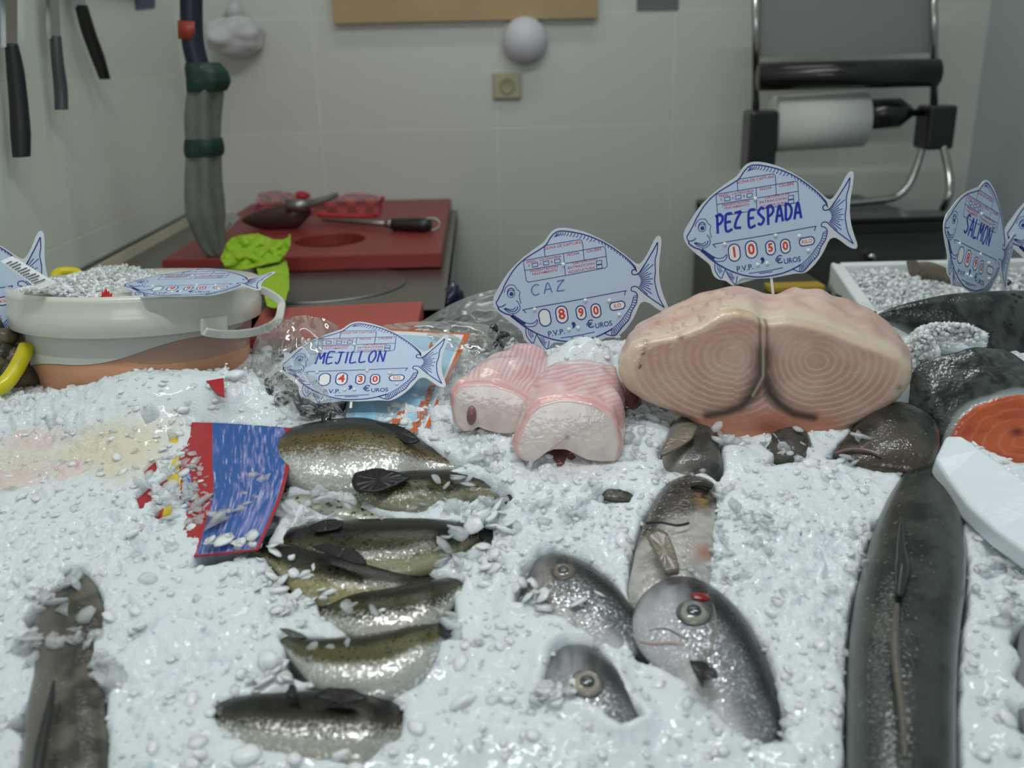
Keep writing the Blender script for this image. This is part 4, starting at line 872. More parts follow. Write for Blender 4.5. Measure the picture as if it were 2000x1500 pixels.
# ================================================================ PRICE SIGNS
A0 = math.radians(8.9)
def sl(x, y):
    """trace coordinates -> level sign plane, sign is 1020 units wide"""
    X = x - 650; Y = 480 - y
    return (X * math.cos(A0) + Y * math.sin(A0), -X * math.sin(A0) + Y * math.cos(A0))
US = 1.0 / 1020
def ribbons(name, lines, w, mat_, z=1.2, parent=None):
    """flat printed strokes; lines: list of point lists in trace coordinates (already level if 3rd flag)"""
    V = []; F = []
    for ln in lines:
        ww = w
        if isinstance(ln, tuple): ln, ww = ln
        pts = np.array(ln, float)
        if len(pts) > 2: pts = cr(pts, max(4, len(pts) * 5))
        n = len(pts)
        for i in range(n):
            t = pts[min(i + 1, n - 1)] - pts[max(i - 1, 0)]; t /= (np.linalg.norm(t) + 1e-9); nn = np.array([-t[1], t[0]]); wi = ww / 2
            a = pts[i] + nn * wi; b = pts[i] - nn * wi; V += [(a[0], a[1], z), (b[0], b[1], z)]
        b0 = len(V) - 2 * n
        for i in range(n - 1): F.append((b0 + 2 * i, b0 + 2 * i + 1, b0 + 2 * i + 3, b0 + 2 * i + 2))
    return V, F
def textgeo(s, size, cx, cy, ang=0, z=1.2, sx=1.0, shear=0, bold=0):
    cu = bpy.data.curves.new('t', 'FONT'); cu.body = s; cu.size = size; cu.align_x = 'CENTER'; cu.align_y = 'CENTER'; cu.resolution_u = 3; cu.offset = bold; cu.shear = shear
    o = bpy.data.objects.new('t', cu); COL.objects.link(o); bpy.context.view_layer.update()
    dg = bpy.context.evaluated_depsgraph_get(); me = bpy.data.meshes.new_from_object(o.evaluated_get(dg))
    ca, sa = math.cos(ang), math.sin(ang)
    V = [(cx + v.co.x * sx * ca - v.co.y * sa, cy + v.co.x * sx * sa + v.co.y * ca, z) for v in me.vertices]; F = [tuple(p.vertices) for p in me.polygons]
    bpy.data.objects.remove(o); bpy.data.curves.remove(cu); bpy.data.meshes.remove(me); return V, F
def join(parts):
    V = []; F = []
    for v, f in parts: o = len(V); V += v; F += [tuple(i + o for i in q) for q in f]
    return V, F
def mk(name, vf, m_, smooth=False):
    me = bpy.data.meshes.new(name); me.from_pydata(vf[0], [], vf[1]); me.update(); me.materials.append(m_)
    return me
T = lambda L: [sl(*p) for p in L]
M_plate = mat('sign_plastic', lin(190, 206, 226), .22, spec=.5, coat=.3)
M_edge = mat('sign_clear_rim', lin(206, 214, 220), .15, coat=.4)
M_ink = mat('blue_print', lin(44, 52, 130), .4); M_red = mat('red_print', lin(190, 60, 80), .4); M_pen = mat('blue_marker', lin(36, 50, 168), .45); M_penf = mat('faded_marker', lin(80, 120, 176), .5)
M_white = mat('white_plastic', lin(232, 232, 228), .3); M_dig = mat('digit_red', lin(206, 60, 50), .4)
outline = [(165, 530), (172, 495), (195, 462), (225, 410), (270, 350), (340, 285), (410, 235), (470, 197), (490, 158), (520, 128), (560, 120), (620, 126), (700, 148), (780, 185), (850, 226), (920, 276), (975, 322), (1003, 343), (1030, 318), (1060, 268), (1085, 213), (1105, 178), (1120, 171), (1133, 184), (1132, 240), (1122, 320), (1120, 400), (1132, 470), (1152, 530), (1180, 595), (1184, 616), (1168, 623), (1120, 602), (1080, 570), (1040, 545), (1010, 560), (997, 600), (972, 652), (937, 702), (900, 740), (870, 757), (835, 752), (780, 762), (700, 777), (600, 782), (520, 772), (492, 785), (486, 810), (466, 826), (442, 810), (420, 787), (380, 787), (350, 767), (335, 737), (330, 700), (290, 670), (240, 632), (195, 592), (170, 557)]
body_ln = [(185, 537), (200, 512), (222, 470), (240, 430), (290, 352), (350, 295), (440, 240), (476, 215), (500, 178), (530, 148), (570, 140), (640, 150), (720, 172), (800, 208), (870, 252), (935, 302), (975, 342), (986, 362), (966, 372), (968, 392), (990, 395), (1015, 376), (1050, 320), (1085, 262), (1111, 215)]
tail_r = [(1111, 215), (1108, 270), (1097, 320), (1100, 380), (1096, 430), (1108, 490), (1124, 535), (1153, 588)]
tail_b = [(1153, 588), (1110, 558), (1060, 522), (1020, 488), (992, 464), (966, 466), (962, 486), (985, 494), (998, 512)]
analo = [(998, 512), (990, 560), (965, 605), (950, 650), (915, 690), (895, 715), (870, 742), (840, 742), (805, 728)]; anali = [(975, 520), (962, 570), (930, 620), (905, 655), (870, 690), (848, 706), (805, 728)]
belly = [(185, 537), (196, 560), (222, 558), (240, 545)]; belly2 = [(196, 560), (202, 578), (236, 600), (268, 612), (300, 642), (345, 678), (400, 712), (460, 740), (530, 762), (610, 772), (690, 764), (760, 748), (820, 722), (852, 704)]
L1 = [(T(body_ln), 7), (T(tail_r), 6), (T(tail_b), 6), (T(analo), 6), (T(anali), 5), (T(belly), 6), (T(belly2), 8)]
L1 += [(T([(272, 612), (300, 632), (335, 656), (350, 662)]), 20), (T([(335, 652), (375, 662), (405, 655), (418, 640), (420, 655), (405, 675), (370, 680), (345, 672)]), 5)]
for a, b in zip(cr(analo, 26)[:22], cr(anali, 26)[:22]):
    L1.append((T([tuple(a), tuple(b + (a - b) * .15)]), 4.5))
dors = cr(body_ln[9:18], 34)
for i, p in enumerate(dors):
    k = 1.0 if i < 14 else .7; L1.append((T([(p[0] + 4, p[1] + 4), (p[0] + 2, p[1] + 16 * k), (p[0] - 8 + 16 * (i > 14), p[1] + 26 * k)]), 4.5))
for i, ang in enumerate(np.linspace(-56, 44, 13)):
    a = math.radians(ang); r0_ = 42; r1_ = 112 + (34 if i in (1, 2, 11) else 0) - 16 * (i % 2); c0 = (975, 432)
    L1.append((T([(c0[0] + r0_ * math.cos(a), c0[1] + r0_ * math.sin(a)), (c0[0] + r1_ * math.cos(a), c0[1] + r1_ * math.sin(a))]), 5))
# lower fins
for fn_ in ([(352, 684), (354, 725), (368, 752), (392, 776), (404, 752), (414, 722)], [(414, 724), (428, 752), (448, 784), (474, 812), (482, 790), (486, 764)]): L1.append((T(fn_), 5))
for k in range(3): L1.append((T([(366 + 12 * k, 692 + 4 * k), (370 + 9 * k, 722), (386 + 6 * k, 748 - 6 * k)]), 4)); L1.append((T([(428 + 12 * k, 738 + 3 * k), (444 + 8 * k, 768), (464 + 4 * k, 790 - 8 * k)]), 4))
# head
L1 += [(T([(232, 480), (240, 455), (262, 438), (290, 440), (305, 462), (322, 478), (318, 505), (328, 545)]), 4), (T([(250, 492), (256, 465), (275, 456), (292, 470)]), 6),
       (T([(228, 570), (250, 590), (285, 602), (310, 590), (322, 568), (312, 538), (300, 528)]), 4.5), (T([(232, 572), (260, 584), (285, 590), (304, 578), (308, 560)]), 6), (T([(236, 568), (260, 576), (282, 578), (296, 566)]), 5)]
def circ(cx, cy, r, n=22): return [(cx + r * math.cos(2 * PI * i / n), cy + r * math.sin(2 * PI * i / n)) for i in range(n + 1)]
L1 += [(T(circ(272, 488, 21)), 4)]
# hook line under the name, double line at the foot
L1 += [(T([(356, 600), (346, 588), (362, 577), (620, 537), (905, 490), (926, 492), (922, 512)]), 5), (T([(552, 750), (650, 738), (750, 720)]), 5), (T([(612, 752), (690, 742)]), 5)]
# table
def R_(L, w=4): return (T(L), w)
tb = [[(470, 284), (464, 226), (474, 218), (668, 190), (680, 198), (688, 246)], [(346, 312), (350, 300), (480, 280), (800, 232), (812, 240), (824, 340), (816, 352), (590, 390), (372, 424), (360, 414), (346, 312)],
      [(352, 357), (578, 324)], [(578, 324), (816, 288)], [(575, 268), (583, 390)], [(686, 246), (692, 306)]]
for t in tb:
    pts = T(t); L1 += [([a, b], 4) for a, b in zip(pts[:-1], pts[1:])]
for cx, cy in ((411, 327), (474, 318), (539, 308), (776, 322), (778, 346)):
    q = T([(cx - 16, cy - 8), (cx + 15, cy - 13), (cx + 17, cy + 8), (cx - 14, cy + 12), (cx - 16, cy - 8)]); L1 += [([a, b], 4) for a, b in zip(q[:-1], q[1:])]
pill = lambda cx, cy, w, h, n=32: [(cx + (w - h) / 2 * (1 if math.cos(a) > 0 else -1) * (w > h) + min(w, h) / 2 * math.cos(a), cy + (h - w) / 2 * (1 if math.sin(a) > 0 else -1) * (h > w) + min(w, h) / 2 * math.sin(a)) for a in np.linspace(0, 2 * PI, n, endpoint=False)]
WIN = [(463, 630, 66, 98), (561, 614, 66, 98), (672, 606, 54, 80), (758, 597, 54, 80), (882, 571, 88, 46)]
for cx, cy, w, h in WIN:
    c = sl(cx, cy); L1.append((pill(c[0], c[1], w, h) + [pill(c[0], c[1], w, h)[0]], 7))
def ribmesh(name, lines, m_, z): V, F = ribbons(name, lines, 5, m_, z); return mk(name, (V, F), m_)
def disc(cx, cy, r, z, n=20):
    return ([(cx + r * math.cos(2 * PI * i / n), cy + r * math.sin(2 * PI * i / n), z) for i in range(n)], [tuple(range(n))])
Vr, Fr = ribbons('p', L1, 5, None, 3.2)
tx = [(Vr, Fr), disc(*sl(274, 489), 12, 3.2)]
c = sl(528, 720); tx.append(textgeo('P.V.P.', 44, c[0], c[1], 0, 3.2, 1.0, 0, .8)); c = sl(725, 676); tx.append(textgeo('€', 64, c[0], c[1], 0, 3.2, 1.1, 0, .8)); c = sl(802, 679); tx.append(textgeo('UROS', 42, c[0], c[1], 0, 3.2, .92, 0, .8))
c = sl(624, 645); tx.append(textgeo(',', 120, c[0], c[1] + 4, 0, 3.2, 1.0, 0, 4))
me_print = mk('printed_lines', join(tx), M_ink)
rt = []
for s, x, y, h, sx in (('ZONA DE CAPTURA', 570, 221, 22, 1.05), ('FRESC. CATEGORIA', 462, 297, 19, 1.2), ('E', 378, 331, 20, 1), ('A', 443, 322, 20, 1), ('B', 507, 312, 20, 1), ('FECHA', 629, 271, 21, 1.1), ('CALIBRE', 748, 252, 21, 1.1),
                       ('PRESENTACION', 462, 352, 18, 1.25), ('TRATAMIENTO', 466, 370, 18, 1.2), ('OBTENCION', 697, 312, 19, 1.3), ('EXTRACCION', 674, 338, 19, 1.3), ('ACUICULTURA', 676, 362, 19, 1.2)):
    c = sl(x, y); rt.append(textgeo(s, h, c[0], c[1], 0, 3.2, sx, 0, .3))
me_red = mk('printed_words', join(rt), M_red)
# plate: printed body inside a clear rim
def plate_mesh():
    pts = [tuple(p) for p in closed_resample(T(outline), 150, 1)]; bm = bmesh.new()
    a = [bm.verts.new((x, y, 2.4)) for x, y in pts]; b = [bm.verts.new((x, y, -2.4)) for x, y in pts]; bm.faces.new(a); bm.faces.new(b[::-1]); n = len(pts)
    for i in range(n): bm.faces.new((a[i], b[i], b[(i + 1) % n], a[(i + 1) % n]))
    bmesh.ops.triangulate(bm, faces=[f for f in bm.faces if len(f.verts) > 4]); bmesh.ops.recalc_face_normals(bm, faces=bm.faces)
    me = bpy.data.meshes.new('plate'); bm.to_mesh(me); bm.free(); me.materials.append(M_edge); return me
me_plate = plate_mesh()
inner = body_ln + tail_r[1:] + tail_b[1:] + analo[1:-1] + [(840, 745), (760, 750), (690, 766), (610, 774), (530, 764), (487, 762), (474, 812), (448, 784), (414, 724), (392, 776), (368, 752), (352, 684), (300, 642), (268, 612), (236, 600), (202, 578)]
def inner_mesh():
    pts = T(inner); bm = bmesh.new(); a = [bm.verts.new((x, y, 2.8)) for x, y in pts]; bm.faces.new(a); bmesh.ops.triangulate(bm, faces=bm.faces[:])
    for f in bm.faces:
        if f.normal.z < 0: f.normal_flip()
    me = bpy.data.meshes.new('tint_panel'); bm.to_mesh(me); bm.free(); me.materials.append(M_plate); return me
me_inner = inner_mesh()
def pill_mesh(w, h):
    pts = pill(0, 0, w - 5, h - 5); return mk('number_window', ([(x, y, 0) for x, y in pts], [tuple(range(len(pts)))]), M_white)
me_win = {(w, h): pill_mesh(w, h) for _, _, w, h in WIN}
def peg_mesh():
    bm = bmesh.new(); bmesh.ops.create_uvsphere(bm, u_segments=14, v_segments=8, radius=11); bmesh.ops.scale(bm, vec=(1, 1, .7), verts=bm.verts)
    me = bpy.data.meshes.new('peg'); bm.to_mesh(me); bm.free(); me.materials.append(M_white); me.polygons.foreach_set('use_smooth', [True] * len(me.polygons)); return me
me_peg = peg_mesh()
STK = {'A': [[(0, 0), (.5, 1), (1, 0)], [(.2, .38), (.8, .38)]], 'C': [[(1, .88), (.55, 1), (.1, .7), (.1, .3), (.5, 0), (1, .12)]], 'D': [[(.1, 0), (.1, 1)], [(.0, 1), (.6, .92), (.95, .55), (.7, .12), (.1, 0)]],
       'E': [[(1, 1), (.1, .95), (.1, 0), (1, .05)], [(.1, .52), (.8, .52)]], 'I': [[(.5, 0), (.5, 1)]], 'J': [[(.1, 1), (1, .98)], [(.6, 1), (.55, .2), (.3, 0), (0, .15)]], 'L': [[(.1, 1), (.08, .03), (1, .05)]],
       'M': [[(0, 0), (.15, 1)], [(.15, 1), (.5, .4)], [(.5, .4), (.9, 1)], [(.9, 1), (1, 0)]], 'N': [[(.05, 0), (.1, 1)], [(.1, 1), (.9, 0)], [(.9, 0), (1, 1)]], 'O': [[(.5, 1), (.05, .6), (.15, .1), (.6, 0), (1, .45), (.85, .9), (.5, 1)]],
       'P': [[(.2, -.1), (.15, 1)], [(-.1, .95), (.6, 1.05), (.95, .75), (.6, .5), (.2, .45)]], 'S': [[(.95, .9), (.5, 1), (.1, .75), (.5, .52), (.9, .28), (.5, .0), (0, .1)]], 'Z': [[(.05, .95), (1, 1)], [(1, 1), (.3, .52), (.0, .05)], [(0, .05), (.95, .0)]]}
def hand(s, x0, y0, w, h, gap, lw, slant=.1):
    L = []; x = x0
    for i, ch in enumerate(s):
        if ch == ' ': x += w * .7; continue
        j = random.uniform(-.04, .04) * h; ww = w * (.4 if ch == 'I' else 1.15 if ch == 'M' else 1)
        for st_ in STK[ch]: L.append(([(x + px_ * ww + slant * py_ * h, y0 + j + py_ * h) for px_, py_ in st_], lw))
        x += ww + gap
    return L
def sign(px, py, Y, W, roll, lean, yaw, word, digits, label, kilo='KILO', wordspec=None, faded=False, stake=None, pos=None):
    root = bpy.data.objects.new('price_sign', None); COL.objects.link(root); root.empty_display_size = .05
    tag(root, label, 'price sign', 'fish-shaped price signs')
    Rm = Matrix.Rotation(math.radians(yaw), 3, 'Z') @ Matrix.Rotation(math.radians(90 - lean), 3, 'X') @ Matrix.Rotation(math.radians(roll), 3, 'Z')
    s = W * US; M4 = Rm.to_4x4(); root.matrix_world = Matrix.Translation(pos if pos is not None else P(px, py, Y)) @ M4
    root.scale = (s, s, s)
    def ch(name, me, x=0, y=0, z=0, par=None, lab=None, sc=None):
        o = bpy.data.objects.new(name, me); COL.objects.link(o); o.parent = par or root; o.location = (x, y, z)
        if lab: o['label'] = lab
        return o
    pl = ch('plate', me_plate); ch('tinted_panel', me_inner, par=pl); ch('printed_lines', me_print); ch('printed_words', me_red)
    for i, (cx, cy, w, h) in enumerate(WIN):
        c_ = sl(cx, cy); wn = ch('number_window', me_win[(w, h)], c_[0], c_[1], 3.1)
        t = digits[i] if i < 4 else kilo
        if t and t.strip():
            vf = textgeo(t, 84 if i < 2 else 66 if i < 4 else 30, 0, 0, 0, .6, .95, 0, 2.2 if i < 4 else .3); ch('digit' if i < 4 else 'unit_word', mk('digit', vf, M_dig), par=wn)
    for (x, y) in ((572, 327), (405, 580), (697, 535), (835, 540), (892, 622), (601, 700), (655, 693)):
        c_ = sl(x, y); ch('peg', me_peg, c_[0], c_[1], 6)
    if word:
        x0, y0, w, h, gap, lw = wordspec; V, F = ribbons('w', hand(word, x0, y0, w, h, gap, lw), lw, None, 3.6); ch('handwritten_word', mk('handwritten_word', (V, F), M_penf if faded else M_pen))
    if stake:
        x_, len_ = stake; V = []; w_ = 7
        bm = box_bm(x_ - w_, x_ + w_, -285 - len_, -150, -9, -3); me = bpy.data.meshes.new('stake'); bm.to_mesh(me); bm.free(); me.materials.append(M_white); ch('stake', me)
    return root
sign(1499, 441, 1.24, .242, 8.0, 8, 0, 'PEZ ESPADA', '1050', 'fish-shaped price sign reading PEZ ESPADA 10,50 above the pale steak', wordspec=(-296, 14, 40, 92, 13, 15), stake=(-10, 130))
sign(1127, 568, 1.155, .229, 8.6, 8, 0, 'CAZ', ' 890', 'fish-shaped price sign with a faded CAZ and 8,90 above the shark chunks', kilo='ILO', wordspec=(-262, 18, 46, 60, 28, 7), faded=True, stake=(-60, 60))
sign(706, 711, 1.095, .212, 0.2, 62, 0, 'MEJILLON', ' 430', 'fish-shaped price sign reading MEJILLON 4,30 leaning back over the mussels', kilo='ILO', wordspec=(-275, 10, 40, 96, 15, 11), stake=(-40, 60))
sign(1912, 474, 1.25, .235, -20, 6, 38, 'SALMON', ' 890', 'fish-shaped price sign reading SALMON, turned sideways behind the whole salmon', kilo='', wordspec=(-230, 10, 46, 110, 16, 14))
sign(2118, 440, 1.32, .25, 6, 8, 0, '', ' 650', 'fish-shaped price sign cut by the right edge, only its face in view')
sign(-78, 560, 1.22, .235, 8, 10, 8, '', ' 590', 'fish-shaped price sign cut by the left edge, its tail beside the white paper label')
sign(378, 553, 1.17, .19, 0, 86, 0, '', ' 990', 'fish-shaped price sign lying flat across the top of the white bucket')
# ================================================================ BUCKET
M_pail = clearmat('milky_plastic', lin(226, 226, 220), .26, .25, .05, 20, gl=.6)
M_rim = mat('milky_rim', lin(214, 212, 200), .28, sss=.2, coat=.3)
M_brine = mat('peach_contents', lin(214, 156, 122), .5, var=.15, vscale=12, sss=.2)
Yc = 1.27
bl = P(22, 640, Yc); brt = P(518, 640, Yc); bc = (bl + brt) / 2; Rb = (brt - bl).length / 2 * .935; bc.x += .008
axb = Vector((0.02, .10, 1)).normalized()
zt = P(270, 592, Yc - Rb).z
bc.z = zt - .012
pb = thing('bucket', 'white translucent plastic bucket of peach-coloured seafood topped with ice, at the left', 'bucket', bc - axb * .16)
lathe('body', [(0, -.17), (Rb * .80, -.17), (Rb * .90, -.06), (Rb * .925, -.012)], bc, M_pail, pb, 72, axb)
lathe('rim', [(Rb * .925, .0), (Rb * .985, .004), (Rb * .992, -.004), (Rb * .985, -.016), (Rb * .995, -.020), (Rb * .998, -.030), (Rb * .99, -.046), (Rb * .93, -.050), (Rb * .915, -.03), (Rb * .915, -.002)], bc, M_rim, pb, 72, axb)
Mq = Vector((0, 0, 1)).rotation_difference(axb).to_matrix()
V = []; F = []; n = 72; ring = [(.80, -.166), (.87, -.10), (.88, None)]
for r_, z_ in ring:
    for k in range(n):
        a = 2 * PI * k / n; zz = z_ if z_ is not None else -.078 + .024 * math.cos(a) + .004 * math.sin(5 * a)
        rr = Rb * (r_ if z_ is not None else .885); V.append(bc + Mq @ Vector((rr * math.cos(a), rr * math.sin(a), zz)))
for i in range(2):
    for k in range(n): F.append((i * n + k, i * n + (k + 1) % n, (i + 1) * n + (k + 1) % n, (i + 1) * n + k))
F += [tuple(range(n)), tuple(range(2 * n, 3 * n))]
fix_normals(mesh('contents', V, F, M_brine, pb))
V = []; F = []
for q_ in range(2):
    for k in range(n):
        a = 2 * PI * k / n; zz = (-.077 + .024 * math.cos(a) + .004 * math.sin(5 * a)) if q_ == 0 else -.02; V.append(bc + Mq @ Vector((Rb * .886 * math.cos(a), Rb * .886 * math.sin(a), zz)))
for k in range(n): F.append((k, (k + 1) % n, n + (k + 1) % n, n + k))
mesh('ice_layer', V, F, mat('packed_ice', lin(222, 222, 216), .5, sss=.3), pb)
M_hand = mat('handle_plastic', lin(206, 208, 202), .3, sss=.2)
def onrim(a, k=1.02, z=-.04): return bc + Mq @ Vector((Rb * k * math.cos(a), Rb * k * math.sin(a), z))
Yh = bc.y
hp = [P(400, 648, Yc - Rb * .92), P(430, 652, Yc - Rb * .80), P(470, 652, Yc - Rb * .70), P(512, 644, Yc - Rb * .5), P(541, 627, Yc - Rb * .3), P(549, 604, Yc - Rb * .1), P(547, 588, Yc), P(520, 570, Yc + Rb * .1), P(495, 562, Yc + Rb * .2)]
V = []
def band(name, pts, w, th, m_, par, upv=Vector((0, -.3, 1)), res=40):
    pts = [Vector(p) for p in cr(pts, res)]; V = []; F = []
    for i, p in enumerate(pts):
        t = (pts[min(i + 1, res - 1)] - pts[max(i - 1, 0)]).normalized(); s_ = t.cross(Vector((0, 1, 0)).normalized()).normalized(); q = t.cross(s_).normalized()
        for a, b in ((-1, -1), (1, -1), (1, 1), (-1, 1)): V.append(p + s_ * a * w / 2 + q * b * th / 2)
    for i in range(res - 1):
        for k in range(4): F.append((i * 4 + k, i * 4 + (k + 1) % 4, (i + 1) * 4 + (k + 1) % 4, (i + 1) * 4 + k))
    F += [(0, 1, 2, 3), (4 * res - 4, 4 * res - 3, 4 * res - 2, 4 * res - 1)]
    o = fix_normals(mesh(name, V, F, m_, par, False)); bevel(o, .0012); return o
band('handle', hp, .011, .005, M_hand, pb)
lug = [P(392, 622, Yc - Rb * .89), P(446, 616, Yc - Rb * .75), P(446, 650, Yc - Rb * .75), P(392, 657, Yc - Rb * .89)]
o = prism('handle_mount', lug, (.35, -1, 0), .010, M_rim, pb); bevel(o, .003)
# ice in the bucket
spec = []
for _ in range(3600):
    a = RNG.rand() * 6.28; q = math.sqrt(RNG.rand()) * .9; x = q * math.cos(a); y = q * math.sin(a)
    z = -.010 + .016 * math.exp(-((x + .45) / .35) ** 2) - .014 * sstep(.1, .9, x) + .006 * RNG.rand()
    p = bc + Mq @ Vector((Rb * x, Rb * y, z)); spec.append((p.x, p.y, p.z, .0022 + .005 * RNG.rand() ** 2, .5, 1, 0 if RNG.rand() < .7 else 1, .6))
V_, F_, M_ = flakes(spec); me = pointsmesh('bucket_ice', V_, F_, M_, [M_flake, M_clear]); o = bpy.data.objects.new('bucket_ice', me); COL.objects.link(o); tag(o, 'crushed ice heaped in the mouth of the white bucket', 'ice', kind='stuff')
c_ = bc + Mq @ Vector((0, 0, -.03)); lathe('ice_base', [(Rb * .9, -.01), (Rb * .88, .012), (0, .016)], c_, M_flake, o, 48, axb)
cr_ = thing('prawn_tip', 'small bright red spiky tip standing in the ice of the bucket', 'seafood', P(208, 584, Yc - Rb * .8)); Mred = mat('red_shell', lin(190, 24, 30), .3, coat=.4)
for k, (x, y) in enumerate(((200, 568), (207, 562), (213, 568), (219, 572), (196, 579))):
    b0 = P(208 + 2 * (k - 2), 585, Yc - Rb * .8); tp = P(x, y, Yc - Rb * .8); tube('spike', [b0, b0.lerp(tp, .6), tp], [.0035, .0022, .0004], Mred, cr_, 8)
# paper label
lb = thing('paper_label', 'small white paper label with printed lines stuck in the bucket ice', 'label', P(55, 540, 1.10))
q = [P(1, 510, 1.11), P(24, 500, 1.12), P(110, 553, 1.12), P(76, 566, 1.11)]; prism('paper', q, (0, -1, .3), .0008, mat('paper_white', lin(228, 230, 228), .6), lb)
for k in range(11):
    t0 = .12 + .07 * k; a = q[0].lerp(q[3], t0); b = q[1].lerp(q[2], t0); a, b = a.lerp(b, .15), a.lerp(b, .85 if k % 3 else .6); off = Vector((0, -.002, .0006)); d = (q[3] - q[0]).normalized() * .0007
    mesh('printed_line', [a + off - d, b + off - d, b + off + d, a + off + d], [(0, 1, 2, 3)], mat('ink_grey', (.08, .08, .09), .6), lb, False)
# yellow netting ring and basket of shellfish on the left edge
M_yel = mat('yellow_plastic', lin(214, 200, 20), .35, coat=.3)
yb = thing('basket', 'yellow plastic basket holding brown shellfish at the left edge', 'basket', P(-40, 760, 1.2))
tube('rim_tube', [P(-30, 762, 1.10), P(0, 757, 1.105), P(22, 735, 1.12), P(40, 705, 1.14), P(52, 678, 1.16)], .010, M_yel, yb, 14, 30)
tube('rim_tube', [P(108, 548, 1.36), P(112, 535, 1.38), P(130, 531, 1.39), P(150, 534, 1.39), P(156, 545, 1.38), P(150, 552, 1.36)], .008, M_yel, yb, 14, 30)
M_shell = mat('brown_shell', lin(110, 98, 74), .5, var=.5, vscale=60, bump=.5, bscale=120, coat=.2); M_shell2 = mat('dark_shell', lin(70, 66, 56), .4, var=.5, vscale=60, bump=.5, bscale=120, coat=.3)
def lump(name, c, r, m_, flat=.6, par=None, seed=0, sub=3, amp=.18, sc=(1, .8)):
    bm = bmesh.new(); bmesh.ops.create_icosphere(bm, subdivisions=sub, radius=1); rot = Matrix.Rotation(seed * 1.7, 3, 'Z') @ Matrix.Rotation(seed * .9, 3, 'X')
    for v in bm.verts:
        v.co *= 1 + amp * mnoise.noise(v.co * 1.8 + Vector((seed * 3.1, 0, 0))); v.co = rot @ Vector((v.co.x * r * sc[0], v.co.y * r * sc[1], v.co.z * r * flat)) + Vector(c)
    return bm_obj(name, bm, m_, par, True)
k = 0
for (x, y, Yq) in ((4, 660, 1.2), (22, 648, 1.24), (40, 672, 1.22), (8, 690, 1.18), (28, 700, 1.18), (2, 720, 1.16), (36, 735, 1.16), (18, 728, 1.15), (44, 640, 1.26), (14, 632, 1.28), (46, 705, 1.2), (50, 738, 1.17), (-14, 680, 1.18), (-14, 640, 1.22), (-10, 715, 1.15)):
    o = lump('cockle', P(x, y, Yq), .020, [M_shell, M_shell2][k % 2], .7, seed=k); tag(o, 'rough brown shellfish in the yellow basket at the left edge', 'shellfish', 'shellfish in the yellow basket'); k += 1
# ================================================================ MUSSELS AND BAGS
M_mus = mat('mussel_shell', (.012, .013, .018), .15, coat=1, var=.5, vscale=80)
def mussel(px, py, Yq, r, rot, label, pos=None):
    c = pos or P(px, py, Yq); V = []; F = []; n = 16; m = 18
    for i in range(n):
        u = i / (n - 1); w = (math.sin(PI * min(1, u * 1.0)) ** .6) * (.25 + .75 * u) * .62; hgt = w * .62
        for k in range(m):
            a = 2 * PI * k / m; V.append(Vector(((u - .5) * 2 * r, w * r * math.cos(a), hgt * r * math.sin(a))))
    Mx = Matrix.Rotation(rot, 3, 'Y') @ Matrix.Rotation(rot * 1.3 + 1, 3, 'Z') @ Matrix.Rotation(rot * .7, 3, 'X')
    V = [Mx @ v + c for v in V]
    for i in range(n - 1):
        for k in range(m): F.append((i * m + k, i * m + (k + 1) % m, (i + 1) * m + (k + 1) % m, (i + 1) * m + k))
    F += [tuple(range(m)), tuple(range((n - 1) * m, n * m))]
    o = fix_normals(mesh('mussel', V, F, M_mus)); tag(o, label, 'mussel', 'mussels in the bag under the sign' if px < 800 else 'mussels behind the left shark chunk'); return o
k = 0
for (x, y, Yq) in ((545, 735, 1.10), (528, 765, 1.08), (540, 700, 1.16), (560, 775, 1.07), (585, 790, 1.055), (560, 750, 1.11), (612, 805, 1.04), (640, 812, 1.035), (600, 775, 1.09), (575, 720, 1.15), (630, 790, 1.07), (660, 800, 1.06), (524, 745, 1.12)):
    mussel(x, y, Yq, .021, k * 1.1, 'black mussel peeping out beneath the MEJILLON sign'); k += 1
for (x, y, Yq) in ((935, 665, 1.24), (955, 680, 1.22), (975, 662, 1.24), (960, 655, 1.26), (985, 650, 1.26), (925, 685, 1.22), (980, 675, 1.22), (870, 715, 1.18), (868, 735, 1.17)):
    mussel(x, y, Yq, .018, k * 1.3, 'glossy black mussel in clear film behind the left shark chunk'); k += 1
M_bag = clearmat('clear_film', lin(206, 206, 204), .16, .12, .12, 18, gl=.45); M_bag2 = clearmat('cloudy_film', lin(180, 184, 184), .36, .3, .2, 16, gl=.3)
def bag(name, pts, Y0, depth, m_, label, amp=.01, N=70, M=50, parent=None, seed=0, dome=.03):
    """draped, puckered film over a footprint drawn in the photo (quad, four corners tl tr br bl)"""
    tl, tr, br, b_l = pts; V = []; F = []
    for j in range(M):
        v = j / (M - 1)
        for i in range(N):
            u = i / (N - 1); x = (tl[0] * (1 - u) + tr[0] * u) * (1 - v) + (b_l[0] * (1 - u) + br[0] * u) * v; y = (tl[1] * (1 - u) + tr[1] * u) * (1 - v) + (b_l[1] * (1 - u) + br[1] * u) * v
            e = math.sin(PI * u) * math.sin(PI * min(1, v * .9 + .1)); wob = (fbm(np.array(u * 5. + seed), np.array(v * 4. + seed), 7 + seed, 3)); y -= 22 * math.sin(PI * u) ** .7 * (1 - v) + 10 * wob * (1 - v)
            x += 14 * wob
            Yp = Y0 + depth * (1 - v) - dome * e + amp * (abs(wob) * 4 - 1); V.append(P(x, y, Yp))
    for j in range(M - 1):
        for i in range(N - 1): F.append((j * N + i, j * N + i + 1, (j + 1) * N + i + 1, (j + 1) * N + i))
    o = mesh(name, V, F, m_, parent)
    if label: tag(o, label, 'plastic bag')
    return o
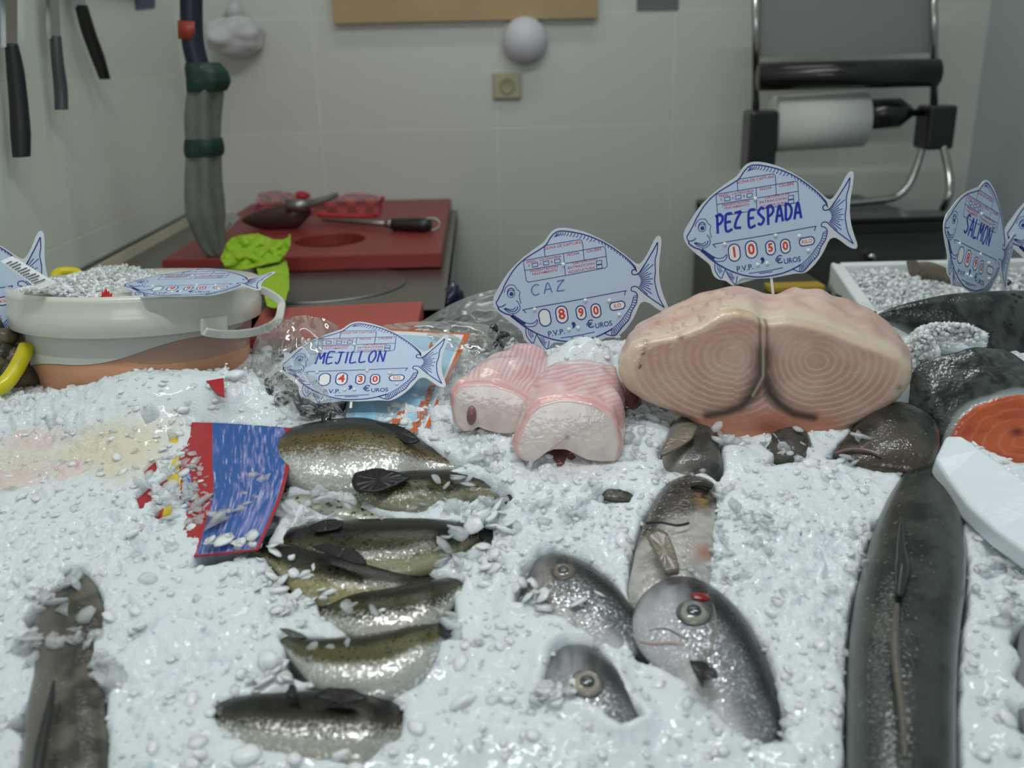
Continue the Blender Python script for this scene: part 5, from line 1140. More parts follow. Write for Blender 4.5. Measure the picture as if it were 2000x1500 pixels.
bag('plastic_bag', [(505, 640), (660, 640), (650, 775), (478, 775)], 1.08, .10, M_bag, 'clear puckered plastic bag between the bucket and the MEJILLON sign', seed=1)
bag('plastic_bag', [(640, 662), (960, 640), (1010, 720), (900, 735)], 1.17, .10, M_bag, 'clear film over the blue packet and mussels, right of the MEJILLON sign', seed=3)
bag('plastic_bag', [(790, 655), (1010, 560), (1050, 650), (840, 680)], 1.30, .06, M_bag2, 'cloudy grey plastic sheet behind the mussels, rising towards the CAZ sign', seed=5)
bag('plastic_bag', [(880, 720), (935, 690), (950, 760), (850, 830)], 1.07, .04, M_bag2, 'crumpled milky film corner between the blue packet and the left shark chunk', seed=6, dome=.01)
bag('plastic_bag', [(520, 745), (620, 745), (690, 830), (560, 820)], 1.035, .03, M_bag, 'shiny film over the mussels under the MEJILLON sign', seed=8, dome=.015)
# blue packet
pk = thing('seafood_packet', 'light blue printed packet with an orange edge and orange rotated letters behind the MEJILLON sign', 'packet', P(790, 740, 1.15))
def pkp(u, v, lift=0):
    tl, tr, br, b_l = (700, 640), (918, 652), (838, 835), (672, 835)
    x = (tl[0] * (1 - u) + tr[0] * u) * (1 - v) + (b_l[0] * (1 - u) + br[0] * u) * v; y = (tl[1] * (1 - u) + tr[1] * u) * (1 - v) + (b_l[1] * (1 - u) + br[1] * u) * v
    return P(x, y, 1.22 - .20 * v - .012 * math.sin(PI * u) * math.sin(PI * v) + .002 * math.sin(9 * u + 4 * v) - lift)
V = []; F = []; col = []; N = 90
for j in range(N):
    for i in range(N):
        u = i / (N - 1); v = j / (N - 1); V.append(pkp(u, v)); c = np.array(lin(164, 196, 214)); n_ = float(fbm(np.array(u * 5.), np.array(v * 5.), 2, 3)); c = c * (1 + .4 * n_)
        for bx, by, br_ in ((.62, .60, .13), (.72, .78, .10), (.22, .90, .14), (.55, .3, .1)):
            d = math.hypot((u - bx) * 1.2, v - by) / br_
            if d < 1: c = np.array(lin(140, 186, 214)) * (1 + .4 * d * d)
        if u > .955 or v < .02: c = np.array(lin(206, 96, 40))
        elif u > .93 or v < .05: c = np.array(lin(222, 226, 226))
        col.append(c)
for j in range(N - 1):
    for i in range(N - 1): F.append((j * N + i, j * N + i + 1, (j + 1) * N + i + 1, (j + 1) * N + i))
mesh('printed_film', V, F, vcmat('packet_print', .3, .4, .1, 60), pk, True, col=col, attr=np.zeros(len(V))).modifiers.new('s', 'SOLIDIFY').thickness = .0006
M_org = mat('orange_print', lin(196, 96, 50), .4)
def pktext(s, size, u0, v0, name='orange_letters'):
    V, F = textgeo(s, 1, 0, 0, 0, 0, 1, 0, .02)
    # letters read upwards: text x -> -v, text y -> -u
    mesh(name, [pkp(u0 - y * size * .9, v0 - x * size, .0016 + .004) for x, y, z in V], F, M_org, pk, False)
def mirror_fix(): pass
pktext('Mejillon', .16, .84, .80); pktext('Ma', .18, .60, .93); pktext('er', .15, .70, .17)
# ================================================================ STYROFOAM BOX
M_foam = mat('white_foam', lin(226, 232, 232), .6, bump=.25, bscale=260)
fb = thing('foam_box', 'white foam fish box of ice and fish, behind the whole salmon', 'box', P(1800, 600, 1.35))
fr = P(1692, 614, 1.27); zr = fr.z; bk = Zp(1622, 512, zr); rt_ = P(2080, 500, bk.y); rt_.z = zr
d_side = (fr - bk); d_back = Vector((rt_.x - bk.x, -.01, 0)); th = .022
def fbox(a, b, thv, hgt, name, par, z0=None):
    """wall from a to b at rim height with thickness vector"""
    P4 = [a, b, b + thv, a + thv]; bm = bmesh.new(); top = [bm.verts.new(p) for p in P4]; bot = [bm.verts.new(p - Vector((0, 0, hgt))) for p in P4]; bm.faces.new(top); bm.faces.new(bot[::-1])
    for i in range(4): bm.faces.new((top[i], bot[i], bot[(i + 1) % 4], top[(i + 1) % 4]))
    bmesh.ops.recalc_face_normals(bm, faces=bm.faces); o = bm_obj(name, bm, M_foam, par); bevel(o, .005, 3); return o
hb = zr - (0.8992 + SL * .05) + .02
fbox(bk, fr, Vector((th, 0, 0)), hb, 'side_wall', fb); fbox(bk, bk + d_back, Vector((0, -th, 0)), hb, 'back_wall', fb)
fbox(fr, fr + d_back, Vector((0, th, 0)), hb, 'front_wall', fb)
bt = [bk, bk + d_back, fr + d_back, fr]; prism('base', [p - Vector((0, 0, hb - .02)) for p in bt], (0, 0, 1), .02, M_foam, fb)
M_blk = mat('black_ink', (.02, .02, .02), .5)
for pts in ([(1636, 574), (1640, 592), (1642, 606)], [(1634, 576), (1644, 578), (1646, 588)], [(1650, 590), (1652, 598)]):
    # pen marks on the outer side wall
    def onside(px, py):
        d = ray(px, py); nrm_ = Vector((d_side.y, -d_side.x, 0)).normalized(); t = (bk - CAM).dot(nrm_) / d.dot(nrm_); return CAM + d * t + Vector((-.0012, 0, 0))
    tube('pen_mark', [onside(*p) for p in pts], .0012, M_blk, fb, 6)
spec = []
for _ in range(4500):
    u, v = RNG.rand(), RNG.rand(); p = bk + d_back * (.04 + .92 * u) + d_side * (.08 + .84 * v); z = zr - .028 + .012 * math.sin(u * 9) - .012 * v + .01 * RNG.rand()
    spec.append((p.x, p.y, z, .003 + .006 * RNG.rand() ** 2, .4, 1, 0 if RNG.rand() < .7 else 1, .6))
V_, F_, M_ = flakes(spec); me = pointsmesh('box_ice', V_, F_, M_, [M_flake, M_clear]); o = bpy.data.objects.new('box_ice', me); COL.objects.link(o); tag(o, 'crushed ice filling the white foam box', 'ice', kind='stuff')
prism('ice_base', [bk + Vector((th, -th, -.03)), bk + d_back + Vector((0, -th, -.03)), fr + d_back + Vector((0, th, -.05)), fr + Vector((th, th, -.05))], (0, 0, 1), .04, mat('box_ice_pinkish', lin(214, 206, 200), .4, sss=.3, bump=.6, bscale=120), o)
gf = thing('fish', 'olive yellow fish lying in the ice of the foam box against its back wall', 'fish', P(1820, 530, 1.45))
Yg = bk.y - .06
fish_body('body', [(1774, 518, 1776, 538, 0), (1790, 512, 1792, 545, 0), (1820, 512, 1820, 546, 0), (1850, 524, 1846, 552, 0), (1880, 540, 1872, 558, 0)], M_bfin, lambda U, V, P3: np.tile([.3, .25, .1], (len(U), 1)), gf, fn=atY(Yg), nrm=Vector((0, -1, 0)), n=50, thick=.6)
fin('tail_fin', [(1770, 510), (1790, 508), (1800, 528), (1778, 545), (1774, 530)], 0, M_bfin, gf, fn=atY(Yg - .01))
o = lump('prawn_eye_bead', P(1968, 552, 1.36), .006, mat('black_bead', (.01, .01, .012), .1, coat=1), .9, seed=3); tag(o, 'small black shiny bead on the ice by the SALMON sign', 'seafood')
# ================================================================ SINK, BOARDS, TOOLS
M_red1 = mat('red_board', lin(134, 48, 46), .42, var=.22, vscale=14, bump=.3, bscale=160); M_steel2 = mat('worktop_steel', (.30, .30, .28), .36, 1.0, .08, 200, .1, 6)
wt = thing('worktop', 'stainless steel worktop with a round sink under the red boards', 'worktop', (XL + .3, 2.1, 0))
rb = Zp(893, 406, ZW); rf = Zp(848, 620, ZW); Ywf = 1.56; xr = rb.x
sc_ = (Zp(452, 560, ZW) + Zp(785, 560, ZW)) / 2; sR = (Zp(785, 560, ZW) - Zp(452, 560, ZW)).length / 2; sc_.y = (Zp(640, 517, ZW).y + Zp(640, 600, ZW).y) / 2; sD = sR
# top with a round opening
def top_with_hole():
    n = 64; V = []; F = []; x0, x1, y0, y1 = XL + .003, xr, Ywf, YW - .003
    rx, ry = sR, sR * .9
    inner_ = [(sc_.x + rx * math.cos(2 * PI * k / n), sc_.y + ry * math.sin(2 * PI * k / n)) for k in range(n)]
    outer_ = []
    for k in range(n):
        a = 2 * PI * k / n; dx, dy = math.cos(a), math.sin(a); t = 1e9
        if dx > 1e-6: t = min(t, (x1 - sc_.x) / dx)
        if dx < -1e-6: t = min(t, (x0 - sc_.x) / dx)
        if dy > 1e-6: t = min(t, (y1 - sc_.y) / dy)
        if dy < -1e-6: t = min(t, (y0 - sc_.y) / dy)
        outer_.append((sc_.x + dx * t, sc_.y + dy * t))
    cs_ = [(x1, y1), (x0, y1), (x0, y0), (x1, y0)]
    for c_ in cs_:
        k = min(range(n), key=lambda i: (outer_[i][0] - c_[0]) ** 2 + (outer_[i][1] - c_[1]) ** 2); outer_[k] = c_
    V = [(x, y, ZW) for x, y in inner_ + outer_] + [(x, y, ZW - .03) for x, y in outer_]
    for k in range(n): j = (k + 1) % n; F += [(k, j, n + j, n + k), (n + k, n + j, 2 * n + j, 2 * n + k)]
    return fix_normals(mesh('top', V, F, M_steel2, wt, False)), rx, ry
_, rx, ry = top_with_hole()
pr = [(1.0, 0), (.97, -.01), (.95, -.05), (.88, -.12), (.7, -.15), (.3, -.16), (.0, -.162)]
V = []; F = []; n = 64
for r_, z_ in pr:
    for k in range(n): a = 2 * PI * k / n; V.append((sc_.x + rx * r_ * math.cos(a), sc_.y + ry * r_ * math.sin(a), ZW + z_))
for i in range(len(pr) - 1):
    for k in range(n): F.append((i * n + k, i * n + (k + 1) % n, (i + 1) * n + (k + 1) % n, (i + 1) * n + k))
bs = mesh('basin', V, F, mat('basin_steel_lit', (.74, .72, .60), .35, .35, .05, 120), wt)  # steel made paler, lamp highlight in the bowl put into the base colour
lathe('basin_rim', [(1.0, .002), (1.03, .003), (1.035, 0), (1.0, 0)], Vector((sc_.x, sc_.y, ZW)), M_steel2, wt, 64, None, rx, ry)
# apron, legs and dark underside
sbox('apron', XL + .003, xr, Ywf, Ywf + .015, ZW - .09, ZW - .002, M_steel2, wt)
sbox('side_apron', xr - .015, xr, Ywf + .015, YW - .01, ZW - .09, ZW - .002, M_steel2, wt)
for y in (Ywf + .05, YW - .07): sbox('leg', xr - .06, xr - .02, y, y + .04, .0, ZW - .03, M_steel2, wt)
for y in (Ywf + .05,): sbox('leg', XL + .02, XL + .06, y, y + .04, .0, ZW - .03, M_steel2, wt)
sbox('back_splash', XL + .002, XL + .008, Ywf, YW - .02, ZW, ZW + .03, mat('splash_steel', (.30, .30, .27), .4, .9), wt)
# back board with oval cut-out
ba = [Zp(372, 448, ZW + .03), Zp(500, 412, ZW + .03), Zp(892, 408, ZW + .03), Zp(862, 493, ZW + .03), Zp(370, 500, ZW + .03)]
bd = thing('chopping_board', 'large worn red chopping board with an oval hole against the back wall', 'chopping board', Zp(640, 470, ZW))
yb0, yb1 = Zp(860, 497, ZW + .03).y, YW - .01; xb0, xb1 = Zp(335, 500, ZW + .03).x, Zp(862, 495, ZW + .03).x
ov = (Zp(577, 473, ZW + .03) + Zp(712, 471, ZW + .03)) / 2; ovr = (Zp(712, 471, ZW + .03) - Zp(577, 473, ZW + .03)).length / 2; ovy = (Zp(645, 459, ZW + .03).y - Zp(645, 487, ZW + .03).y) / 2
def board_mesh():
    n = 64; V = []; F = []; inn = [(ov.x + ovr * math.cos(2 * PI * k / n), ov.y + ovy * math.sin(2 * PI * k / n)) for k in range(n)]; out = []
    for k in range(n):
        a = 2 * PI * k / n; dx, dy = math.cos(a), math.sin(a); t = min([(xb1 - ov.x) / dx if dx > 1e-6 else 9, (xb0 - ov.x) / dx if dx < -1e-6 else 9, (yb1 - ov.y) / dy if dy > 1e-6 else 9, (yb0 - ov.y) / dy if dy < -1e-6 else 9]); out.append((ov.x + dx * t, ov.y + dy * t))
    for c_ in ((xb1, yb1), (xb0, yb1), (xb0, yb0), (xb1, yb0)):
        k = min(range(n), key=lambda i: (out[i][0] - c_[0]) ** 2 + (out[i][1] - c_[1]) ** 2); out[k] = c_
    z1, z0 = ZW + .035, ZW + .003
    V = [(x, y, z1) for x, y in inn + out] + [(x, y, z0) for x, y in inn + out]
    for k in range(n):
        j = (k + 1) % n; F += [(k, j, n + j, n + k), (2 * n + k, 2 * n + j, 3 * n + j, 3 * n + k), (n + k, n + j, 3 * n + j, 3 * n + k), (k, j, 2 * n + j, 2 * n + k)]
    return fix_normals(mesh('board', V, F, M_red1, bd, False))
bevel(board_mesh(), .003)
b2_ = [Zp(515, 602, ZW + .03), Zp(826, 588, ZW + .03), Zp(812, 650, ZW + .03), Zp(480, 660, ZW + .03)]
o = prism('chopping_board', b2_, (0, 0, 1), .028, mat('red_board_2', lin(168, 78, 70), .5, var=.12, vscale=10)); tag(o, 'flat red chopping board in front of the steel sink', 'chopping board'); bevel(o, .003)
# faucet wrapped in plastic
fa = thing('tap', 'tall tap column wrapped in grey-green plastic with dark ties beside the left wall', 'tap', Zp(425, 535, ZW)); Yt = Zp(420, 532, ZW).y
M_wrap = mat('grey_wrap', lin(104, 110, 100), .35, var=.35, vscale=20, bump=.9, bscale=26, coat=.3); M_tie = mat('dark_green_tie', lin(22, 52, 42), .5)
wr = [P(424, 500, Yt), P(412, 470, Yt), P(400, 420, Yt), P(396, 360, Yt), P(396, 300, Yt), P(396, 230, Yt), P(400, 170, Yt), P(396, 130, Yt)]
def wavy(name, pts, rad, m_, par, res=60, n=40, amp=.12):
    pts = [Vector(p) for p in cr(pts, res)]; rad = np.interp(np.linspace(0, 1, res), np.linspace(0, 1, len(rad)), rad); V = []; F = []
    for i, p in enumerate(pts):
        for k in range(n):
            a = 2 * PI * k / n; r = rad[i] * (1 + amp * math.sin(5 * a + i * .03) + amp * .7 * mnoise.noise(Vector((math.cos(a) * 2, math.sin(a) * 2, i * .12)))); V.append(p + Vector((math.cos(a) * r, math.sin(a) * r, 0)))
    for i in range(res - 1):
        for k in range(n): F.append((i * n + k, i * n + (k + 1) % n, (i + 1) * n + (k + 1) % n, (i + 1) * n + k))
    F += [tuple(range(n)), tuple(range((res - 1) * n, res * n))]; return fix_normals(mesh(name, V, F, m_, par))
u_ = 1.9 / 1800
wavy('plastic_wrap', wr, [16 * u_, 26 * u_, 34 * u_, 33 * u_, 31 * u_, 31 * u_, 32 * u_, 30 * u_], M_wrap, fa)
wavy('tie', [P(397, 304, Yt), P(397, 294, Yt), P(397, 282, Yt), P(396, 270, Yt)], [35 * u_, 37 * u_, 37 * u_, 34 * u_], M_tie, fa, 16, 40, .05)
wavy('tie', [P(402, 178, Yt), P(405, 160, Yt), P(402, 140, Yt), P(394, 122, Yt)], [36 * u_, 40 * u_, 38 * u_, 30 * u_], M_tie, fa, 16, 40, .05)
tube('spout_pipe', [P(424, 535, Yt), P(424, 495, Yt)], 11 * u_, M_steel2, fa, 20)
tube('pipe', [P(388, 130, Yt), P(378, 90, Yt), P(374, 40, Yt), P(374, -60, Yt)], 20 * u_, mat('navy_rubber', lin(30, 34, 54), .4), fa, 20, 20)
tube('red_collar', [P(372, 78, Yt), P(371, 42, Yt)], 21.5 * u_, mat('red_collar', lin(150, 50, 36), .4), fa, 20)
lathe('base_dish', [(62 * u_, 0), (60 * u_, .012), (50 * u_, .02), (14 * u_, .022)], Zp(440, 545, ZW), M_steel2, fa, 40)
# green cloth
gc = thing('cloth', 'bright lime green crumpled cloth hanging over the edge of the sink', 'cloth', Zp(500, 520, ZW)); M_green = mat('lime_cloth', lin(150, 186, 40), .7, var=.15, vscale=30, bump=.3, bscale=200)
def clothblob(rows, Y0, name, amp, seed):
    A = cr([np.array(r).ravel() for r in rows], 70).reshape(70, len(rows[0]), 3); V = []; F = []; N = 70
    for j in range(70):
        R2 = cr(A[j], N)
        for i in range(N):
            x, y, d = R2[i]; n_ = fbm(np.array(x / 26. + seed), np.array(y / 20.), seed, 4); rd = abs(float(fbm(np.array(x / 34. + 9), np.array(y / 26. + seed), 7 + seed, 2)))
            k_ = .45 if name == 'bundle' else .96; Yd = k_ * Zp(x, y, ZW + .045).y + (1 - k_) * Zp(x, 530, ZW + .045).y
            V.append(P(x + 6 * float(n_), y + 6 * float(fbm(np.array(x / 20.), np.array(y / 20.), 44, 2)), Yd - CA * amp * float(n_) * 1.5 - CA * amp * 3.2 * rd))
    for j in range(69):
        for i in range(N - 1): F.append((j * N + i, j * N + i + 1, (j + 1) * N + i + 1, (j + 1) * N + i))
    o = mesh(name, V, F, M_green, gc); s = o.modifiers.new('s', 'SOLIDIFY'); s.thickness = .002; return o
Yk = Zp(500, 525, ZW).y
CA = 2.0
clothblob([[(436, 492, .06), (455, 466, .08), (500, 458, .09), (545, 470, .08), (568, 458, .06)], [(430, 505, 0), (460, 495, -.02), (500, 485, -.02), (540, 485, -.01), (566, 480, .03)], [(438, 520, 0), (465, 512, -.03), (500, 505, -.03), (530, 500, -.02), (552, 505, .0)], [(448, 528, .02), (475, 528, 0), (500, 522, 0), (525, 515, 0), (545, 512, .02)]], Yk, 'bundle', .022, 2)
clothblob([[(500, 508, -.02), (520, 505, -.03), (535, 505, -.03), (550, 506, -.02), (560, 512, .0)], [(505, 540, -.05), (520, 540, -.06), (535, 538, -.06), (552, 538, -.05), (565, 540, -.03)], [(515, 575, -.07), (528, 572, -.08), (540, 572, -.08), (552, 572, -.07), (564, 566, -.05)], [(520, 600, -.09), (530, 604, -.1), (540, 602, -.1), (550, 594, -.09), (558, 586, -.07)]], Yk, 'hanging_flap', .012, 5)
# tools on the board
zb = ZW + .036
M_blk2 = mat('black_handle', (.012, .012, .011), .3, coat=.3); M_brown = mat('brown_scoop', lin(72, 50, 42), .4, .2, coat=.3)
st_ = thing('sharpening_steel', 'sharpening steel with a black handle and hanging ring on the red board', 'sharpening steel', Zp(760, 440, zb))
h1, h2 = Zp(764, 438, zb + .015), Zp(842, 440, zb + .015); tip_ = Zp(630, 430, zb + .008)
tube('rod', [h1, h1.lerp(tip_, .5), tip_], [.007, .0065, .003], M_steel2, st_, 12)
tube('handle', [h1 + (h2 - h1) * t for t in (0, .06, .2, .5, .8, 1)], [.010, .016, .015, .017, .017, .013], M_blk2, st_, 20)
tube('collar', [h1.lerp(tip_, .07), h1 + (h2 - h1) * .04], [.009, .012], M_steel2, st_, 16)
rc = Zp(842, 438, zb + .016); tube('ring', [rc + Vector((.020 * math.cos(a), .006 * math.sin(a), .013 * math.sin(a))) for a in np.linspace(0, 2 * PI, 24, endpoint=False)], .0028, M_steel2, st_, 8, closed=True)
sp = thing('scoop', 'dark brown metal scoop with a steel ferrule lying with its handle to the upper right', 'scoop', Zp(545, 446, zb))
Ys = Zp(550, 446, zb).y
fish_body('bowl', [(470, 428, 474, 434, 0), (495, 415, 500, 445, 0), (530, 404, 540, 450, 0), (565, 396, 580, 446, 0), (590, 393, 602, 425, 0), (600, 392, 610, 412, 0)], M_brown, lambda U, V, P3: np.tile([.06, .04, .03], (len(U), 1)), sp, fn=atY(Ys), nrm=Vector((0, -1, .2)), n=50, thick=.7)
tube('ferrule', [P(560, 402, Ys - .02), P(585, 402, Ys - .02), P(604, 400, Ys - .02)], [.016, .016, .012], M_steel2, sp, 18)
tube('handle', [P(600, 400, Ys - .02), P(630, 391, Ys - .01), P(660, 380, Ys)], [.010, .008, .006], mat('grey_handle', lin(104, 102, 94), .4), sp, 16)
# red net
M_net, N_, L_, B_ = newmat('red_net'); B_.inputs['Base Color'].default_value = (*lin(196, 40, 60), 1); tcn = N_.new('ShaderNodeTexCoord'); 
wv = []
for ang in (.7, -.7):
    mp = N_.new('ShaderNodeMapping'); mp.inputs['Rotation'].default_value = (0, ang, 0); L_.new(tcn.outputs['Object'], mp.inputs[0]); w = N_.new('ShaderNodeTexWave'); w.inputs['Scale'].default_value = 42; w.inputs['Distortion'].default_value = .6; L_.new(mp.outputs[0], w.inputs[0]); g = N_.new('ShaderNodeMath'); g.operation = 'GREATER_THAN'; g.inputs[1].default_value = .70; L_.new(w.outputs['Fac'], g.inputs[0]); wv.append(g)
mx_ = N_.new('ShaderNodeMath'); mx_.operation = 'MAXIMUM'; L_.new(wv[0].outputs[0], mx_.inputs[0]); L_.new(wv[1].outputs[0], mx_.inputs[1]); ad = N_.new('ShaderNodeMath'); ad.operation = 'MULTIPLY_ADD'; ad.inputs[1].default_value = .6; ad.inputs[2].default_value = .15; L_.new(mx_.outputs[0], ad.inputs[0]); L_.new(ad.outputs[0], B_.inputs['Alpha'])
nt = thing('net_bag', 'red mesh net bag draped behind the scoop at the wall end of the red board', 'net bag', Zp(600, 415, zb)); Yn = Ys + .10
def netsheet(pts, name, dy=0):
    A = cr([np.array(r, float).ravel() for r in pts], 30).reshape(30, len(pts[0]), 2); V = []; F = []
    for j in range(30):
        R2 = cr(A[j], 50)
        for i in range(50): V.append(P(R2[i][0], R2[i][1], Yn + dy + .02 * math.sin(i * .5) * math.sin(j * .3)))
    for j in range(29):
        for i in range(49): F.append((j * 50 + i, j * 50 + i + 1, (j + 1) * 50 + i + 1, (j + 1) * 50 + i))
    return mesh(name, V, F, M_net, nt)
netsheet([[(600, 402), (640, 386), (700, 377), (748, 385)], [(600, 412), (650, 402), (700, 398), (742, 400)], [(590, 424), (650, 420), (700, 420), (736, 422)]], 'net')
netsheet([[(505, 378), (540, 372), (580, 380), (610, 385)], [(500, 395), (540, 392), (580, 396), (610, 398)], [(495, 412), (540, 415), (580, 418), (605, 420)]], 'net', .03)
tube('knot', [P(748, 384, Yn), P(744, 398, Yn), P(738, 420, Yn), P(700, 422, Yn - .02), (P(620, 420, Yn - .02))], [.006, .003, .004, .006, .006], mat('red_cord', lin(180, 36, 54), .5), nt, 8, 24)
o = lump('net_knot', P(590, 382, Yn), .018, mat('red_cord2', lin(170, 30, 50), .6), .5, nt, 4, 3, .3)
r = prism('paper_scrap', [P(x, y, Ys - .12) for x, y in ((434, 412), (446, 420), (452, 414), (470, 425), (460, 434), (448, 446), (452, 432), (440, 446), (438, 455), (432, 458), (436, 440), (430, 428))], (0, -1, .2), .003, mat('white_scrap', lin(190, 194, 186), .5)); tag(r, 'small torn pale scrap between the tap and the scoop', 'paper scrap')
# ================================================================ LEFT WALL KNIVES
def knife(pts, rad, label, c, blade=None, name='knife'):
    k0 = Xp(pts[-1][0], pts[-1][1], XL + .03); r = thing(name, label, 'knife', k0, 'knives hanging on the left wall')
    pp = [Xp(x, y, XL + .03) for x, y in pts]; o = wavy('handle', pp, rad, mat('knife_handle', c, .4), r, 30, 20, .02)
    if blade: prism('blade', [Xp(x, y, XL + .03) for x, y in blade], (1, 0, 0), .008, mat('blade_steel', (.45, .47, .48), .25, 1), r)
    return r
knife([(22, 85), (30, 140), (36, 200), (40, 260), (42, 306)], [.010, .014, .015, .016, .014], 'knife with a big black handle, leftmost and lowest on the left wall', (.012, .013, .013), [(10, -60), (34, -60), (34, 92), (12, 92)])
knife([(108, 70), (112, 120), (118, 170), (120, 214)], [.010, .011, .012, .012], 'knife with a slim grey handle hanging between two black-handled ones', (.05, .052, .055), [(96, -40), (116, -40), (118, 76), (100, 76)])
knife([(158, 10), (172, 60), (190, 110), (205, 155)], [.012, .014, .014, .011], 'knife with a black handle slanting to the right, nearest the tap', (.015, .016, .014), [(138, -60), (160, -60), (168, 14), (150, 14)])
o = bm_obj('knife_rack', box_bm(XL + .001, XL + .02, Xp(-20, 10, XL).y - .2, Xp(210, 10, XL).y + .2, Xp(110, -20, XL).z + .02, Xp(110, -20, XL).z + .06), M_steel2); tag(o, 'steel knife rack high on the left wall holding the three knives', 'knife rack')
# ================================================================ BACK WALL THINGS
def wbox(name, x0, y0, x1, y1, d, m_, label, cat, bv=.01, Y=YW):
    a = P(x0, y0, Y - .001); b = P(x1, y1, Y - .001); o = bm_obj(name, box_bm(a.x, b.x, Y - d, Y - .0005, b.z, a.z), m_)
    if cat: tag(o, label, cat)
    bevel(o, bv, 3); return o
wf = thing('picture_frame', 'wide light wooden frame at the top of the back wall', 'picture frame', P(900, 40, YW - .02))
a = P(640, -140, YW); b = P(1165, 36, YW); M_wood = mat('pale_wood', lin(176, 150, 110), .5, var=.15, vscale=8)
for (x0, x1, z0, z1) in ((a.x, b.x, b.z, b.z + .06), (a.x, b.x, a.z - .06, a.z), (a.x, a.x + .06, b.z + .06, a.z - .06), (b.x - .06, b.x, b.z + .06, a.z - .06)):
    bm_obj('frame_rail', box_bm(x0, x1, YW - .03, YW - .001, z0, z1), M_wood, wf)
bm_obj('panel', box_bm(a.x + .06, b.x - .06, YW - .014, YW - .001, b.z + .06, a.z - .06), mat('panel_grey', lin(150, 150, 144), .5), wf)
sk = thing('wall_socket', 'small beige wall socket on the back tiles', 'socket', P(990, 165, YW - .01)); a = P(962, 142, YW); b = P(1018, 192, YW)
bevel(bm_obj('cover', box_bm(a.x, b.x, YW - .016, YW - .001, b.z, a.z), mat('beige_plastic', lin(176, 170, 140), .4), sk), .005, 3)
lathe('socket_well', [(.022, 0), (.022, .003), (.018, .001), (0, .001)], Vector(((a.x + b.x) / 2, YW - .016, (a.z + b.z) / 2)), mat('beige_dark', lin(158, 152, 124), .4), sk, 24, (0, -1, 0))
sd = thing('wall_lamp', 'small round white fixture on the back wall above the socket', 'wall lamp', P(1024, 75, YW - .05)); ca = P(1024, 78, YW)
lathe('bowl', [(.02, .07), (.055, .05), (.062, .02), (.05, .0), (0, .0)][::-1], ca, mat('white_fixture', lin(214, 214, 220), .4), sd, 32, (0, -1, 0)); lathe('base', [(.066, 0), (.066, .012), (.05, .014)], ca, M_white, sd, 32, (0, -1, 0))
cp = thing('plastic_bag', 'soft white plastic bag hung on the back wall just right of the tap', 'plastic bag', P(460, 75, YW - .06))
lump('bag_body', P(458, 70, YW - .06), .085, mat('white_bag', lin(200, 200, 200), .5), .6, cp, 6, 4, .3, (1, .6)); tube('bag_neck', [P(458, 35, YW - .04), P(456, 0, YW - .02)], [.03, .008], mat('white_bag2', lin(196, 196, 196), .5), cp, 12)
o = wbox('paper_note', 258, -40, 300, 14, .004, mat('navy_card', lin(84, 88, 112), .6), 'small blue-grey note at the top of the left part of the back wall', 'note', .001, YW) if False else None
q = [Xp(x, y, XL + .002) for x, y in ((262, -30), (305, -30), (303, 16), (266, 20))]; o = prism('paper_note', q, (1, 0, 0), .0015, mat('navy_card', lin(84, 88, 112), .6)); tag(o, 'small blue-grey note at the top of the left wall, right of the knives', 'note')
o = wbox('paper_note', 1245, -60, 1325, 20, .003, mat('grey_card', lin(110, 110, 112), .6), 'grey notice at the top of the back wall left of the paper roll stand', 'note', .0005)
# paper roll stand
Yr = 2.35; ps = thing('paper_roll_stand', 'black and chrome stand holding a wide white paper roll by the back wall', 'paper roll holder', P(1660, 395, Yr)); M_chr = mat('chrome', (.5, .5, .47), .2, 1.0); k_ = Yr / 1800 * 1.03
tube('cutter_bar', [P(1482, 150, Yr - .06), P(1830, 142, Yr - .06)], 24 * k_, M_blk2, ps, 20)
tube('roll_axle', [P(1500, 232, Yr), P(1840, 218, Yr)], 7 * k_, M_blk2, ps, 12)
tube('axle_cone', [P(1682, 224, Yr), P(1755, 220, Yr), P(1778, 219, Yr)], [27 * k_, 27 * k_, 12 * k_], M_blk2, ps, 28)
for (x, y0, y1) in ((1480, 215, 335), (1822, 205, 290)):
    c_ = P(x, (y0 + y1) / 2, Yr); hh = (P(x, y0, Yr).z - P(x, y1, Yr).z) / 2; bevel(bm_obj('bracket', box_bm(c_.x - 26 * k_, c_.x + 26 * k_, Yr - .05, Yr + .03, c_.z - hh, c_.z + hh), M_blk2, ps), .008)
for x in (1476, 1824): tube('post', [P(x, 215, Yr), P(x, -120, Yr)], 7 * k_, M_chr, ps, 12)
for dx in (0,):
    tube('leg_tube', [P(1802, 285, Yr), P(1792, 320, Yr), P(1775, 360, Yr), P(1750, 384, Yr), P(1700, 393, Yr), P(1600, 400, Yr), P(1560, 396, Yr), P(1525, 370, Yr), P(1508, 335, Yr)], 7.5 * k_, M_chr, ps, 14, 60)
    tube('leg_tube', [P(1842, 285, Yr - .04), P(1852, 330, Yr - .06), P(1855, 370, Yr - .08), P(1848, 396, Yr - .08), P(1842, 408, Yr - .06)], 7.5 * k_, M_chr, ps, 14, 30)
prl = tube('paper_roll', [P(1512, 242, Yr), P(1684, 232, Yr)], 50 * k_, mat('white_paper', lin(214, 216, 208), .7), None, 48); tag(prl, 'wide roll of white wrapping paper on the black and chrome stand', 'paper roll')
q = [P(1486, 112, Yr + .03), P(1820, 104, Yr + .03), P(1820, -120, Yr + .03), P(1486, -120, Yr + .03)]; prism('back_panel', q, (0, -1, 0), .01, mat('grey_panel', lin(132, 132, 130), .5), ps)
